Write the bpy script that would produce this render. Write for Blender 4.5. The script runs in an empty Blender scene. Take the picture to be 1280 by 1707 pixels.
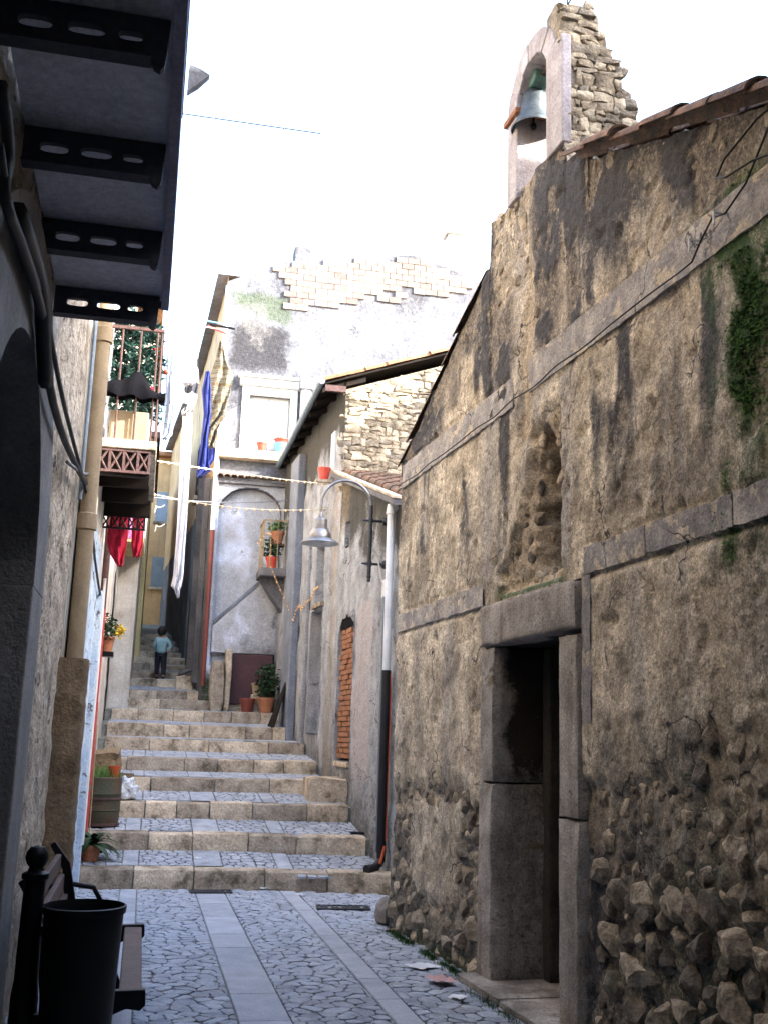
import bpy, bmesh, math, random
from mathutils import Vector, Matrix, noise

random.seed(7)
sc = bpy.context.scene
COL = sc.collection
V = Vector

# ------------------------------------------------------------------ camera
cam_d = bpy.data.cameras.new('camera')
cam = bpy.data.objects.new('camera', cam_d)
COL.objects.link(cam)
sc.camera = cam
EYE = 1.65
FPX, PX0, PY0 = 1800.0, 640.0, 853.5
cam_d.sensor_fit = 'HORIZONTAL'
cam_d.sensor_width = 36.0
cam_d.lens = FPX / 1280.0 * 36.0
cam_d.clip_start = 0.05
cam_d.clip_end = 600.0
_roll = math.atan2(290, 9354)
_pitch = math.atan(384 / FPX)
_zc = V((math.sin(_roll) * math.cos(_pitch), math.cos(_roll) * math.cos(_pitch), -math.sin(_pitch)))
_yc = V(((237 - PX0) / FPX, -(1225 - PY0) / FPX, -1.0))
_yc -= _zc * _yc.dot(_zc)
_yc.normalize()
_xc = _yc.cross(_zc)
ROT = Matrix((_xc, _yc, _zc))
cam.matrix_world = Matrix.Translation((0, 0, EYE)) @ ROT.to_4x4()
CAM = V((0, 0, EYE))

# ------------------------------------------------------------------ world, sun, exposure
SUN_EL = math.radians(28)
SUN_AZ = math.radians(57)          # from behind the camera, to the right
world = bpy.data.worlds.new('World')
sc.world = world
world.use_nodes = True
wn = world.node_tree.nodes
sky = wn.new('ShaderNodeTexSky')
sky.sky_type = 'NISHITA'
sky.sun_disc = False
sky.sun_elevation = SUN_EL
sky.sun_rotation = math.pi - SUN_AZ
sky.dust_density = 2.5
sky.air_density = 1.0
sky.ozone_density = 1.0
bgn = wn['Background']
bgn.inputs['Strength'].default_value = 0.15
world.node_tree.links.new(sky.outputs[0], bgn.inputs['Color'])
sun_d = bpy.data.lights.new('sun', 'SUN')
sun_d.energy = 2.0
sun_d.angle = math.radians(0.5)
sun_d.color = (1.0, 0.955, 0.88)
sun = bpy.data.objects.new('sun', sun_d)
COL.objects.link(sun)
SUNDIR = V((math.sin(SUN_AZ) * math.cos(SUN_EL), -math.cos(SUN_AZ) * math.cos(SUN_EL), math.sin(SUN_EL)))
sun.rotation_euler = SUNDIR.to_track_quat('Z', 'Y').to_euler()
sc.view_settings.view_transform = 'Standard'
sc.view_settings.look = 'None'
sc.view_settings.gamma = 1.0
sc.view_settings.use_curve_mapping = False
sc.view_settings.exposure = 3.55
sc.cycles.use_denoising = True
sc.cycles.max_bounces = 6
sc.cycles.diffuse_bounces = 4
sc.cycles.sample_clamp_indirect = 6.0

# ------------------------------------------------------------------ pixel -> place
def ray(px, py):
    return ROT @ V(((px - PX0) / FPX, -(py - PY0) / FPX, -1.0))
def atz(px, py, z=0.0):
    d = ray(px, py); return CAM + d * ((z - EYE) / d.z)
def aty(px, py, y):
    d = ray(px, py); return CAM + d * (y / d.y)
def atx(px, py, x):
    d = ray(px, py); return CAM + d * (x / d.x)

class Fr:                                   # an upright plane: u along, w outwards, z up
    def __init__(s, O, t):
        s.O = V((O[0], O[1], 0)); s.t = V((t[0], t[1], 0)).normalized()
        s.n = V((s.t.y, -s.t.x, 0))
    def p(s, u, w, z):
        return s.O + s.t * u + s.n * w + V((0, 0, z))
    def at(s, px, py, w=0.0):
        d = ray(px, py); o = s.O + s.n * w
        q = CAM + d * ((o - CAM).dot(s.n) / d.dot(s.n))
        return (q - s.O).dot(s.t), q.z

# ------------------------------------------------------------------ mesh helpers
def link(name, me, mats, parent=None, loc=None):
    o = bpy.data.objects.new(name, me)
    COL.objects.link(o)
    if parent is not None:
        o.parent = parent
    if loc is not None:
        o.location = loc
    if mats is not None and len(me.materials) == 0:
        for m in (mats if isinstance(mats, (list, tuple)) else [mats]):
            me.materials.append(m)
    return o

def wloc(o):
    l = V((0, 0, 0))
    while o is not None:
        l = l + o.location; o = o.parent
    return l

def tag(o, label=None, cat=None, group=None, kind=None):
    if label: o['label'] = label
    if cat: o['category'] = cat
    if group: o['group'] = group
    if kind: o['kind'] = kind
    return o

def thing(name, label, cat, loc=(0, 0, 0), group=None):
    o = bpy.data.objects.new(name, None)
    o.empty_display_size = 0.2
    COL.objects.link(o)
    o.location = loc
    return tag(o, label, cat, group)

class MB:
    def __init__(s):
        s.v = []; s.f = []; s.mi = []; s.m = 0
    def add(s, vs, fs):
        b = len(s.v)
        s.v += [V(x) for x in vs]
        for f in fs:
            s.f.append([i + b for i in f]); s.mi.append(s.m)
        return s
    def box(s, lo, hi):
        x0, y0, z0 = lo; x1, y1, z1 = hi
        return s.hexa([(x0, y0, z0), (x1, y0, z0), (x1, y1, z0), (x0, y1, z0), (x0, y0, z1), (x1, y0, z1), (x1, y1, z1), (x0, y1, z1)])
    def hexa(s, p):
        return s.add(p, [(0, 3, 2, 1), (4, 5, 6, 7), (0, 1, 5, 4), (1, 2, 6, 5), (2, 3, 7, 6), (3, 0, 4, 7)])
    def fbox(s, fr, u0, u1, w0, w1, z0, z1):
        return s.hexa([fr.p(u0, w0, z0), fr.p(u0, w1, z0), fr.p(u1, w1, z0), fr.p(u1, w0, z0),
                       fr.p(u0, w0, z1), fr.p(u0, w1, z1), fr.p(u1, w1, z1), fr.p(u1, w0, z1)])
    def tube(s, pts, r, n=8, caps=True, flat=None):
        pts = [V(p) for p in pts]
        k = len(pts)
        rs = r if isinstance(r, (list, tuple)) else [r] * k
        b = len(s.v)
        up = None
        for i in range(k):
            d = (pts[min(i + 1, k - 1)] - pts[max(i - 1, 0)]).normalized()
            if up is None:
                up = V((0, 0, 1)) if abs(d.z) < .9 else V((1, 0, 0))
            a = d.cross(up)
            if a.length < 1e-4:
                a = d.orthogonal()
            a.normalize(); c = a.cross(d); up = c
            for j in range(n):
                t = 2 * math.pi * j / n
                s.v.append(pts[i] + (a * math.cos(t) + c * math.sin(t) * (flat or 1)) * rs[i])
        for i in range(k - 1):
            for j in range(n):
                s.f.append([b + i * n + j, b + i * n + (j + 1) % n, b + (i + 1) * n + (j + 1) % n, b + (i + 1) * n + j]); s.mi.append(s.m)
        if caps:
            s.f.append([b + j for j in range(n)][::-1]); s.mi.append(s.m)
            s.f.append([b + (k - 1) * n + j for j in range(n)]); s.mi.append(s.m)
        return s
    def lathe(s, c, prof, n=20, close=True):
        c = V(c)
        b = len(s.v)
        for (r, z) in prof:
            for j in range(n):
                t = 2 * math.pi * j / n
                s.v.append(c + V((r * math.cos(t), r * math.sin(t), z)))
        k = len(prof)
        for i in range(k - 1):
            for j in range(n):
                s.f.append([b + i * n + j, b + i * n + (j + 1) % n, b + (i + 1) * n + (j + 1) % n, b + (i + 1) * n + j]); s.mi.append(s.m)
        if close:
            s.f.append([b + j for j in range(n)][::-1]); s.mi.append(s.m)
            s.f.append([b + (k - 1) * n + j for j in range(n)]); s.mi.append(s.m)
        return s
    def prism(s, poly, ex):                 # poly of points, extruded by the vector ex
        n = len(poly); ex = V(ex)
        poly = [V(p) for p in poly]
        fs = [list(range(n)), list(range(2 * n - 1, n - 1, -1))]
        fs += [[i, i + n, (i + 1) % n + n, (i + 1) % n] for i in range(n)]
        return s.add(poly + [p + ex for p in poly], fs)
    def mesh(s, name, off=V((0, 0, 0)), smooth=False, fix=True):
        me = bpy.data.meshes.new(name)
        me.from_pydata([tuple(p - off) for p in s.v], [], s.f)
        if any(s.mi):
            me.polygons.foreach_set('material_index', s.mi)
        if fix:
            bm = bmesh.new(); bm.from_mesh(me)
            bmesh.ops.recalc_face_normals(bm, faces=bm.faces)
            bm.to_mesh(me); bm.free()
        if smooth is True:
            me.polygons.foreach_set('use_smooth', [True] * len(me.polygons))
        elif smooth:
            me.polygons.foreach_set('use_smooth', [True] * len(me.polygons))
            me.set_sharp_from_angle(angle=math.radians(smooth))
        me.update()
        return me
    def build(s, name, mats, parent=None, smooth=False, bevel=0.0, fix=True):
        off = wloc(parent) if parent is not None else V((0, 0, 0))
        me = s.mesh(name, off, smooth, fix)
        o = link(name, me, mats, parent)
        if bevel:
            m = o.modifiers.new('bevel', 'BEVEL'); m.width = bevel; m.segments = 2; m.limit_method = 'ANGLE'
        return o

def base_top(mb, name, mats, label, cat, smooth=False, group=None, kind=None, bevel=0.0):
    """a top-level thing that is one mesh, its origin at the foot of it"""
    c = sum(mb.v, V((0, 0, 0))) / len(mb.v)
    c.z = min(p.z for p in mb.v)
    o = link(name, mb.mesh(name, c, smooth), mats, None, c)
    if bevel:
        m = o.modifiers.new('bevel', 'BEVEL'); m.width = bevel; m.segments = 2; m.limit_method = 'ANGLE'
    return tag(o, label, cat, group, kind)

def lines(a, b, step, extra=()):
    n = max(1, round((b - a) / step))
    L = [a + (b - a) * i / n for i in range(n + 1)]
    for e in extra:
        if a < e < b:
            j = min(range(1, n), key=lambda q: abs(L[q] - e)) if n > 1 else None
            if j is not None and abs(L[j] - e) < step * .5 and L[j] not in extra:
                L[j] = e
            else:
                L.append(e)
    return sorted(set(L))

def fbm(p, o=4, h=1.0):
    return noise.fractal(p, h, 2.0, o)
def sstep(a, b, x):
    t = min(1, max(0, (x - a) / (b - a))); return t * t * (3 - 2 * t)

def wall(name, fr, us, zs, mats, parent, hole=None, depth=None, mask=None, top=None, z_free=None, bottom=None, smooth=True):
    """a masonry face as a dense sheet with real relief; holes are left out"""
    off = wloc(parent)
    nu, nz = len(us), len(zs)
    vs = []; cols = []
    for u in us:
        T = top(u) if top else None
        B = bottom(u) if bottom else None
        for z in zs:
            zz = z
            if T is not None and z > z_free:
                zz = z_free + (z - z_free) / (zs[-1] - z_free) * (T - z_free)
            if B is not None:
                zz = B + (zz - zs[0]) / (zs[-1] - zs[0]) * (zs[-1] - B) if z_free is None else max(zz, B)
            w = depth(u, zz) if depth else 0
            vs.append(fr.p(u, w, zz) - off)
            if mask: cols.append(mask(u, zz))
    fs = []
    for i in range(nu - 1):
        for j in range(nz - 1):
            if hole and hole((us[i] + us[i + 1]) / 2, (zs[j] + zs[j + 1]) / 2):
                continue
            a = i * nz + j
            fs.append((a, a + nz, a + nz + 1, a + 1))
    me = bpy.data.meshes.new(name)
    me.from_pydata(vs, [], fs)
    if mask:
        ca = me.color_attributes.new('mask', 'FLOAT_COLOR', 'POINT')
        ca.data.foreach_set('color', [c for m in cols for c in (m[0], m[1], m[2], 1.0)])
    if smooth:
        me.polygons.foreach_set('use_smooth', [True] * len(me.polygons))
    me.update()
    return link(name, me, mats, parent)

def reveal(mb, fr, u0, u1, z0, z1, d, bottom=True):
    """the four inner faces of an opening, d metres deep"""
    q = [(u0, z0), (u1, z0), (u1, z1), (u0, z1)]
    for i in range(4):
        if i == 0 and not bottom: continue
        a, b = q[i], q[(i + 1) % 4]
        mb.add([fr.p(a[0], 0.004, a[1]), fr.p(b[0], 0.004, b[1]), fr.p(b[0], -d, b[1]), fr.p(a[0], -d, a[1])], [(0, 1, 2, 3)])

def voronoi(x0, x1, y0, y1, sx, sy, seed, jit=.40, drop=0.0):
    rnd = random.Random(seed)
    nx = max(1, round((x1 - x0) / sx)); ny = max(1, round((y1 - y0) / sy))
    sx = (x1 - x0) / nx; sy = (y1 - y0) / ny
    S = {}
    for j in range(-1, ny + 1):
        for i in range(-1, nx + 1):
            S[i, j] = (x0 + (i + .5 + (.5 if j % 2 else 0) - .25 + rnd.uniform(-jit, jit)) * sx, y0 + (j + .5 + rnd.uniform(-jit, jit)) * sy)
    for k in list(S):
        if rnd.random() < drop: del S[k]
    out = []
    for j in range(-1, ny + 1):
        for i in range(-1, nx + 1):
            if (i, j) not in S: continue
            p = S[i, j]
            poly = [(x0, y0), (x1, y0), (x1, y1), (x0, y1)]
            for dj in (-2, -1, 0, 1, 2):
                for di in (-2, -1, 0, 1, 2):
                    q = S.get((i + di, j + dj))
                    if q is None or (di == 0 and dj == 0): continue
                    mx, my = (p[0] + q[0]) / 2, (p[1] + q[1]) / 2
                    nx_, ny_ = (q[0] - p[0]), (q[1] - p[1])
                    new = []
                    for k in range(len(poly)):
                        a, b = poly[k], poly[(k + 1) % len(poly)]
                        da = (a[0] - mx) * nx_ + (a[1] - my) * ny_
                        db = (b[0] - mx) * nx_ + (b[1] - my) * ny_
                        if da <= 0: new.append(a)
                        if da * db < 0:
                            t = da / (da - db); new.append((a[0] + (b[0] - a[0]) * t, a[1] + (b[1] - a[1]) * t))
                    poly = new
                    if len(poly) < 3: break
                if len(poly) < 3: break
            if len(poly) >= 3:
                # drop very short edges
                pp = [poly[k] for k in range(len(poly)) if math.hypot(poly[k][0] - poly[k - 1][0], poly[k][1] - poly[k - 1][1]) > .12 * min(sx, sy)]
                if len(pp) >= 3: out.append(pp)
    return out

def coursed(x0, x1, z0, z1, hm, lm, seed):
    """outlines of roughly coursed rubble: uneven rows, stones of very different length"""
    r = random.Random(seed); out = []
    f = lambda x, z: z + hm * .55 * noise.noise(V((x * 1.6, z * 1.3, seed)))
    def quad(a, b, c, d):
        J = hm * .27; pts = []
        for (x, z) in ((a, c), ((a + b) / 2, c - r.uniform(-.4, 1) * J * .8), (b, c), (b + r.uniform(-.6, .6) * J, (c + d) / 2), (b, d), ((a + b) / 2 + r.uniform(-1, 1) * J, d + r.uniform(-.4, 1) * J * .8), (a, d), (a + r.uniform(-.6, .6) * J, (c + d) / 2)):
            pts.append((x + r.uniform(-J, J), f(x, z) + r.uniform(-J, J)))
        out.append(pts)
    z = z0
    while z < z1:
        h = hm * r.uniform(.55, 1.5); x = x0 - r.uniform(0, lm)
        while x < x1:
            l = lm * r.uniform(.35, 1.7)
            if h > hm and r.random() < .4:
                k = z + h * r.uniform(.35, .65); quad(x, x + l, z, k); quad(x, x + l, k, z + h)
            else: quad(x, x + l, z, z + h)
            x += l
        z += h
    return out

def rounded(poly, k=.22):
    out = []; n = len(poly)
    for i in range(n):
        p, a, b = poly[i], poly[i - 1], poly[(i + 1) % n]
        out += [(p[0] + (a[0] - p[0]) * k, p[1] + (a[1] - p[1]) * k), (p[0] + (b[0] - p[0]) * k, p[1] + (b[1] - p[1]) * k)]
    return out

def cell_stone(mb, poly, put, gap, h, deep, rnd, dome=.25, wob=0.0):
    """one flat-topped stone from an outline: put(a, b, h) -> world"""
    n = len(poly)
    cx = sum(p[0] for p in poly) / n; cy = sum(p[1] for p in poly) / n
    r = sum(math.hypot(p[0] - cx, p[1] - cy) for p in poly) / n
    k = max(.4, 1 - gap / r)
    h = h * rnd.uniform(.75, 1.2)
    tx, ty = rnd.uniform(-wob, wob), rnd.uniform(-wob, wob)
    rings = []
    for (s, hh) in ((k * .98, -deep), (k, h * .45), (k * .84, h * .93)):
        rings.append([put(cx + (p[0] - cx) * s, cy + (p[1] - cy) * s, hh + tx * (p[0] - cx) + ty * (p[1] - cy)) for p in poly])
    ctr = put(cx, cy, h * (1 + dome * .3))
    vs = rings[0] + rings[1] + rings[2] + [ctr]
    fs = []
    for g in range(2):
        for i in range(n):
            fs.append((g * n + i, g * n + (i + 1) % n, (g + 1) * n + (i + 1) % n, (g + 1) * n + i))
    for i in range(n):
        fs.append((2 * n + i, 2 * n + (i + 1) % n, 3 * n))
    mb.add(vs, fs)
    return put(cx, cy, 0)

def piece(name, mb, mat, parent, c, smooth=False):
    """one small piece as an object of its own, origin at c"""
    me = mb.mesh(name, c, smooth)
    return link(name, me, mat, parent, c - wloc(parent))

def boulder(seed, sub=3, flat=.7):
    bm = bmesh.new()
    bmesh.ops.create_icosphere(bm, subdivisions=sub, radius=1.0)
    o = V((seed * 7.3, seed * 3.1, 1.7))
    rr_ = random.Random(seed + 100)
    planes = [(V((rr_.gauss(0, 1), rr_.gauss(0, 1), rr_.gauss(0, 1))).normalized(), rr_.uniform(.58, .84)) for _ in range(15)]
    for v in bm.verts:
        p = v.co.copy()
        q = p * (1.05 + .22 * noise.noise(p * 1.1 + o))
        for d_, h_ in planes:
            k = q.dot(d_)
            if k > h_: q -= d_ * (k - h_)
        v.co = q + p * .035 * noise.noise(p * 5.5 + o)
    me = bpy.data.meshes.new('stone')
    bm.to_mesh(me); bm.free()
    me.polygons.foreach_set('use_smooth', [True] * len(me.polygons))
    me.set_sharp_from_angle(angle=math.radians(20))
    return me

# ------------------------------------------------------------------ materials
def nodes(name):
    m = bpy.data.materials.new(name); m.use_nodes = True
    nt = m.node_tree
    return m, nt, nt.nodes, nt.links, nt.nodes['Principled BSDF']

def L3(c): return (c[0], c[1], c[2], 1.0)

def noise_node(nt, vec, scale, detail=4, rough=.55, dist=0.0):
    n = nt.nodes.new('ShaderNodeTexNoise')
    n.inputs['Scale'].default_value = scale; n.inputs['Detail'].default_value = detail
    n.inputs['Roughness'].default_value = rough; n.inputs['Distortion'].default_value = dist
    nt.links.new(vec, n.inputs['Vector'])
    return n.outputs['Fac']
def ramp(nt, fac, stops):
    r = nt.nodes.new('ShaderNodeValToRGB')
    el = r.color_ramp.elements
    while len(el) < len(stops): el.new(.5)
    for e, (p, c) in zip(el, stops):
        e.position = p; e.color = L3(c) if len(c) == 3 else c
    nt.links.new(fac, r.inputs[0])
    return r.outputs[0]
def mix(nt, fac, a, b, mode='MIX'):
    n = nt.nodes.new('ShaderNodeMix'); n.data_type = 'RGBA'; n.blend_type = mode
    for s, v in ((n.inputs['Factor'], fac), (n.inputs['A'], a), (n.inputs['B'], b)):
        if hasattr(v, 'is_linked') or hasattr(v, 'links'): nt.links.new(v, s)
        elif isinstance(v, (int, float)): s.default_value = v
        else: s.default_value = L3(v)
    return n.outputs['Result']
def math_n(nt, op, a, b=0.0, clamp=False):
    n = nt.nodes.new('ShaderNodeMath'); n.operation = op; n.use_clamp = clamp
    for s, v in ((n.inputs[0], a), (n.inputs[1], b)):
        if isinstance(v, (int, float)): s.default_value = v
        else: nt.links.new(v, s)
    return n.outputs[0]
def scaled(nt, vec, sx, sy, sz):
    n = nt.nodes.new('ShaderNodeVectorMath'); n.operation = 'MULTIPLY'
    nt.links.new(vec, n.inputs[0]); n.inputs[1].default_value = (sx, sy, sz)
    return n.outputs[0]

def mat(name, c1, c2=None, c3=None, s=3.0, fine=45, fa=.35, rough=.9, bump=.35, bs=35, streak=None, sk=1.0, rnd=0.0,
        metal=0.0, spec=.3, spots=None, spot_s=6, spot_t=.58, bdist=.02, mossc=None, transl=0, masks=None, pits=None, cracks=None, speck=0.0):
    m, nt, nd, lk, bs_ = nodes(name)
    geo = nd.new('ShaderNodeNewGeometry').outputs['Position']
    c2 = c2 or tuple(x * .75 for x in c1)
    f = noise_node(nt, geo, s, 5, .6)
    st = [(.36, c1), (.62, c2)] if c3 is None else [(.34, c1), (.5, c2), (.66, c3)]
    col = ramp(nt, f, st)
    if streak:                                    # rain streaks running down
        q = noise_node(nt, scaled(nt, geo, 5 * sk, 5 * sk, .55 * sk), 1.0, 4, .6)
        k = ramp(nt, q, [(.48, (0, 0, 0)), (.68, (1, 1, 1))])
        col = mix(nt, math_n(nt, 'MULTIPLY', k, .75), col, streak)
    if spots:
        q = noise_node(nt, geo, spot_s, 6, .65, .6)
        k = ramp(nt, q, [(spot_t, (0, 0, 0)), (spot_t + .06, (1, 1, 1))])
        col = mix(nt, k, col, spots)
    if pits:                                      # small dark pits in the surface
        q = noise_node(nt, geo, 30, 4, .6, .3)
        k = ramp(nt, q, [(.60, (0, 0, 0)), (.66, (1, 1, 1))])
        col = mix(nt, math_n(nt, 'MULTIPLY', k, ramp(nt, noise_node(nt, geo, 3.3, 3), [(.40, (.15, .15, .15)), (.6, (.9, .9, .9))])), col, pits)
    if masks:
        at = nd.new('ShaderNodeAttribute'); at.attribute_name = 'mask'
        sp = nd.new('ShaderNodeSeparateColor'); lk.new(at.outputs['Color'], sp.inputs[0])
        br = math_n(nt, 'ADD', math_n(nt, 'MULTIPLY', noise_node(nt, geo, 11, 6, .75, .5), .6), math_n(nt, 'MULTIPLY', noise_node(nt, geo, 48, 4, .7), .4))
        for ch, cc in zip(('Red', 'Green', 'Blue'), masks):
            if cc is None: continue
            k = math_n(nt, 'ADD', sp.outputs[ch], math_n(nt, 'MULTIPLY', math_n(nt, 'SUBTRACT', br, .5), 2.0))
            k = ramp(nt, k, [(.22, (0, 0, 0)), (.80, (1, 1, 1))])
            k = math_n(nt, 'MULTIPLY', k, ramp(nt, sp.outputs[ch], [(.02, (0, 0, 0)), (.3, (1, 1, 1))]))
            c_in = mix(nt, noise_node(nt, geo, 9, 4, .6), cc, tuple(x * .55 for x in cc))
            col = mix(nt, k, col, c_in)
    if cracks:
        vm = nd.new('ShaderNodeVectorMath'); vm.operation = 'ADD'; lk.new(geo, vm.inputs[0])
        nz = nd.new('ShaderNodeTexNoise'); nz.inputs['Scale'].default_value = 2.2; nz.inputs['Detail'].default_value = 5; lk.new(geo, nz.inputs['Vector'])
        sc_ = nd.new('ShaderNodeVectorMath'); sc_.operation = 'SCALE'; sc_.inputs['Scale'].default_value = .9; lk.new(nz.outputs['Color'], sc_.inputs[0]); lk.new(sc_.outputs[0], vm.inputs[1])
        vo = nd.new('ShaderNodeTexVoronoi'); vo.feature = 'DISTANCE_TO_EDGE'; vo.inputs['Scale'].default_value = 1.15; lk.new(vm.outputs[0], vo.inputs['Vector'])
        k = ramp(nt, vo.outputs['Distance'], [(.004, (1, 1, 1)), (.011, (0, 0, 0))])
        k = math_n(nt, 'MULTIPLY', k, ramp(nt, noise_node(nt, geo, 1.6, 2), [(.47, (0, 0, 0)), (.56, (1, 1, 1))]))
        col = mix(nt, k, col, cracks)
    if mossc:
        q = noise_node(nt, geo, 4.5, 6, .7)
        k = ramp(nt, q, [(.55, (0, 0, 0)), (.7, (1, 1, 1))])
        col = mix(nt, math_n(nt, 'MULTIPLY', k, .8), col, mossc)
    ff = noise_node(nt, geo, fine, 4, .7)
    g = ramp(nt, ff, [(.25, (1 - fa,) * 3), (.75, (1 + fa,) * 3)])
    col = mix(nt, 1.0, col, g, 'MULTIPLY')
    if speck:
        g = ramp(nt, noise_node(nt, geo, 24, 5, .75, .4), [(.30, (1 - speck,) * 3), (.5, (1, 1, 1)), (.70, (1 + speck,) * 3)])
        col = mix(nt, 1.0, col, g, 'MULTIPLY')
    if rnd:
        oi = nd.new('ShaderNodeObjectInfo')
        g = ramp(nt, oi.outputs['Random'], [(0, (1 - rnd, 1 - rnd, 1 - rnd * .95)), (.5, (1, .98, .95)), (1, (1 + rnd, 1 + rnd * .95, 1 + rnd * .85))])
        col = mix(nt, 1.0, col, g, 'MULTIPLY')
    lk.new(col, bs_.inputs['Base Color'])
    bs_.inputs['Roughness'].default_value = rough
    bs_.inputs['Metallic'].default_value = metal
    bs_.inputs['Specular IOR Level'].default_value = spec
    if transl:
        bs_.inputs['Subsurface Weight'].default_value = transl
        bs_.inputs['Subsurface Radius'].default_value = (.02, .02, .02)
    if bump:
        b = nd.new('ShaderNodeBump'); b.inputs['Strength'].default_value = bump; b.inputs['Distance'].default_value = bdist
        h = math_n(nt, 'ADD', noise_node(nt, geo, bs, 6, .7), math_n(nt, 'MULTIPLY', noise_node(nt, geo, bs * .25, 3), 1.2))
        lk.new(h, b.inputs['Height']); lk.new(b.outputs[0], bs_.inputs['Normal'])
    return m

def plain(name, c, rough=.6, metal=0.0, fa=.15, fine=30, bump=.08, rnd=0.0, spec=.4):
    return mat(name, c, tuple(x * .8 for x in c), s=4, fine=fine, fa=fa, rough=rough, bump=bump, metal=metal, rnd=rnd, spec=spec)

M = {}
M['church'] = mat('church_plaster', (.70, .60, .46), (.46, .385, .285), (.205, .17, .125), s=3.4, fine=75, fa=.7, speck=.55, bump=.5, bs=30, streak=(.27, .25, .235), sk=.6,
                  bdist=.015, spots=(.20, .155, .115), spot_s=8, spot_t=.60, pits=(.10, .08, .065), cracks=(.06, .05, .045), masks=((.06, .056, .058), (.035, .08, .015), (.47, .375, .265)))
M['mortar'] = mat('mortar', (.15, .115, .08), (.08, .06, .045), s=6, bump=.9, bs=18)
M['fieldstone'] = mat('fieldstone', (.42, .36, .28), (.28, .23, .17), (.15, .12, .09), s=9, fine=45, fa=.5, rnd=.5, bump=.8, bs=20, mossc=(.12, .11, .05))
M['shadestone'] = mat('shaded_fieldstone', (.40, .34, .26), (.25, .205, .15), (.12, .095, .07), s=10, fine=60, fa=.6, rnd=.6, bump=1.0, bs=20, mossc=(.045, .05, .02))  # darker, mossier twin of fieldstone; low-right dimness put into its colour
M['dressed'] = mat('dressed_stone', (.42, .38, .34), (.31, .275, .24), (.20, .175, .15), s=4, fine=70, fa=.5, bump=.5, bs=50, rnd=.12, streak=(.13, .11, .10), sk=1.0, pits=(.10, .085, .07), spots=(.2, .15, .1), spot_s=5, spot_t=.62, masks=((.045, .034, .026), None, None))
M['lilac'] = mat('lilac_plaster', (.50, .46, .47), (.40, .365, .37), (.30, .265, .26), s=4, fine=50, fa=.3, bump=.5, streak=(.24, .2, .19))
M['band'] = mat('grey_band', (.46, .42, .38), (.30, .275, .26), (.19, .18, .18), s=5, fine=60, fa=.5, bump=.5, streak=(.2, .19, .195), spots=(.5, .42, .32), spot_s=5, spot_t=.54, rnd=.1, pits=(.12, .11, .1), cracks=(.07, .06, .06))
M['palestone'] = mat('pale_rubble', (.46, .40, .30), (.34, .285, .205), (.19, .155, .11), s=7, fine=45, fa=.45, rnd=.4, bump=.8)
M['pale_mortar'] = mat('pale_mortar', (.34, .28, .20), (.20, .16, .115), s=6, fine=40, fa=.5, bump=.9)
M['limestone'] = mat('step_limestone', (.56, .475, .365), (.42, .345, .26), (.25, .20, .15), s=4.5, fine=42, fa=.45, rnd=.3, bump=.8, bs=25, mossc=(.075, .07, .035))
M['cobble'] = mat('cobble', (.385, .415, .475), (.31, .335, .385), (.235, .255, .295), s=5, fine=60, fa=.3, rnd=.16, bump=.5, bs=40, rough=.75, spots=(.22, .225, .23), spot_s=4, spot_t=.62)
M['slab'] = mat('paving_slab', (.42, .445, .505), (.335, .36, .41), s=4, fine=80, fa=.2, rnd=.12, bump=.35, bs=60, rough=.7)
M['joint'] = mat('joint_earth', (.25, .25, .225), (.17, .17, .145), s=6, bump=.6, mossc=(.07, .09, .03))
M['ground'] = mat('bare_ground', (.14, .125, .10), (.09, .08, .065), s=.8, bump=.5)
M['leftplaster'] = mat('left_plaster', (.60, .52, .41), (.47, .40, .31), (.27, .225, .17), s=5, fine=40, fa=.55, bump=1.0, bs=16, bdist=.04,
                       spots=(.13, .10, .07), spot_s=9, spot_t=.58)
M['surround'] = mat('grey_surround', (.24, .235, .23), (.17, .165, .16), s=3, fine=50, fa=.3, bump=.5, streak=(.16, .155, .155), sk=2)
M['dark'] = plain('deep_dark_wood', (.022, .017, .014), .85, spec=.1)
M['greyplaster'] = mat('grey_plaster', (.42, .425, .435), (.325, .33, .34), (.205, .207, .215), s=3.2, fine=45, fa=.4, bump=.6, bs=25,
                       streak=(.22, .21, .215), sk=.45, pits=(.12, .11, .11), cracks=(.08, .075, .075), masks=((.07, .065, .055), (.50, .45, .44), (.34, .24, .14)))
M['blueplaster'] = mat('blue_plaster', (.66, .70, .80), (.52, .54, .62), (.36, .34, .34), s=1.8, fine=35, fa=.3, bump=.5, streak=(.5, .5, .53), sk=.9,
                       spots=(.2, .17, .15), spot_s=5, spot_t=.62, masks=((.07, .07, .075), (.06, .075, .03), (.48, .48, .5)))
M['farplaster'] = mat('far_plaster', (.145, .15, .17), (.105, .108, .126), (.07, .072, .085), s=1.6, fine=16, fa=.55, bump=.6, spots=(.18, .18, .175), spot_s=9, spot_t=.6,
                      masks=((.035, .034, .04), (.06, .08, .05), (.17, .165, .16)))
M['whiteplaster'] = mat('white_plaster', (.66, .62, .55), (.55, .50, .43), (.42, .36, .29), s=1.6, fine=30, fa=.2, bump=.4, streak=(.36, .31, .25), spots=(.25, .2, .15), spot_s=4, spot_t=.68)
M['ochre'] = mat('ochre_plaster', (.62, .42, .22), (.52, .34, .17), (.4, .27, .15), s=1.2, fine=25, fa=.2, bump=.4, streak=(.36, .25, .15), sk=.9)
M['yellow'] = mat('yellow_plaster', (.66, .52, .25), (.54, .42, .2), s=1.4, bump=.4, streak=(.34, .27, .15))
M['alley'] = mat('alley_plaster', (.20, .19, .19), (.13, .125, .13), (.085, .082, .09), s=1.4, fine=25, fa=.3, bump=.5, streak=(.10, .095, .10), sk=.8)
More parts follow.
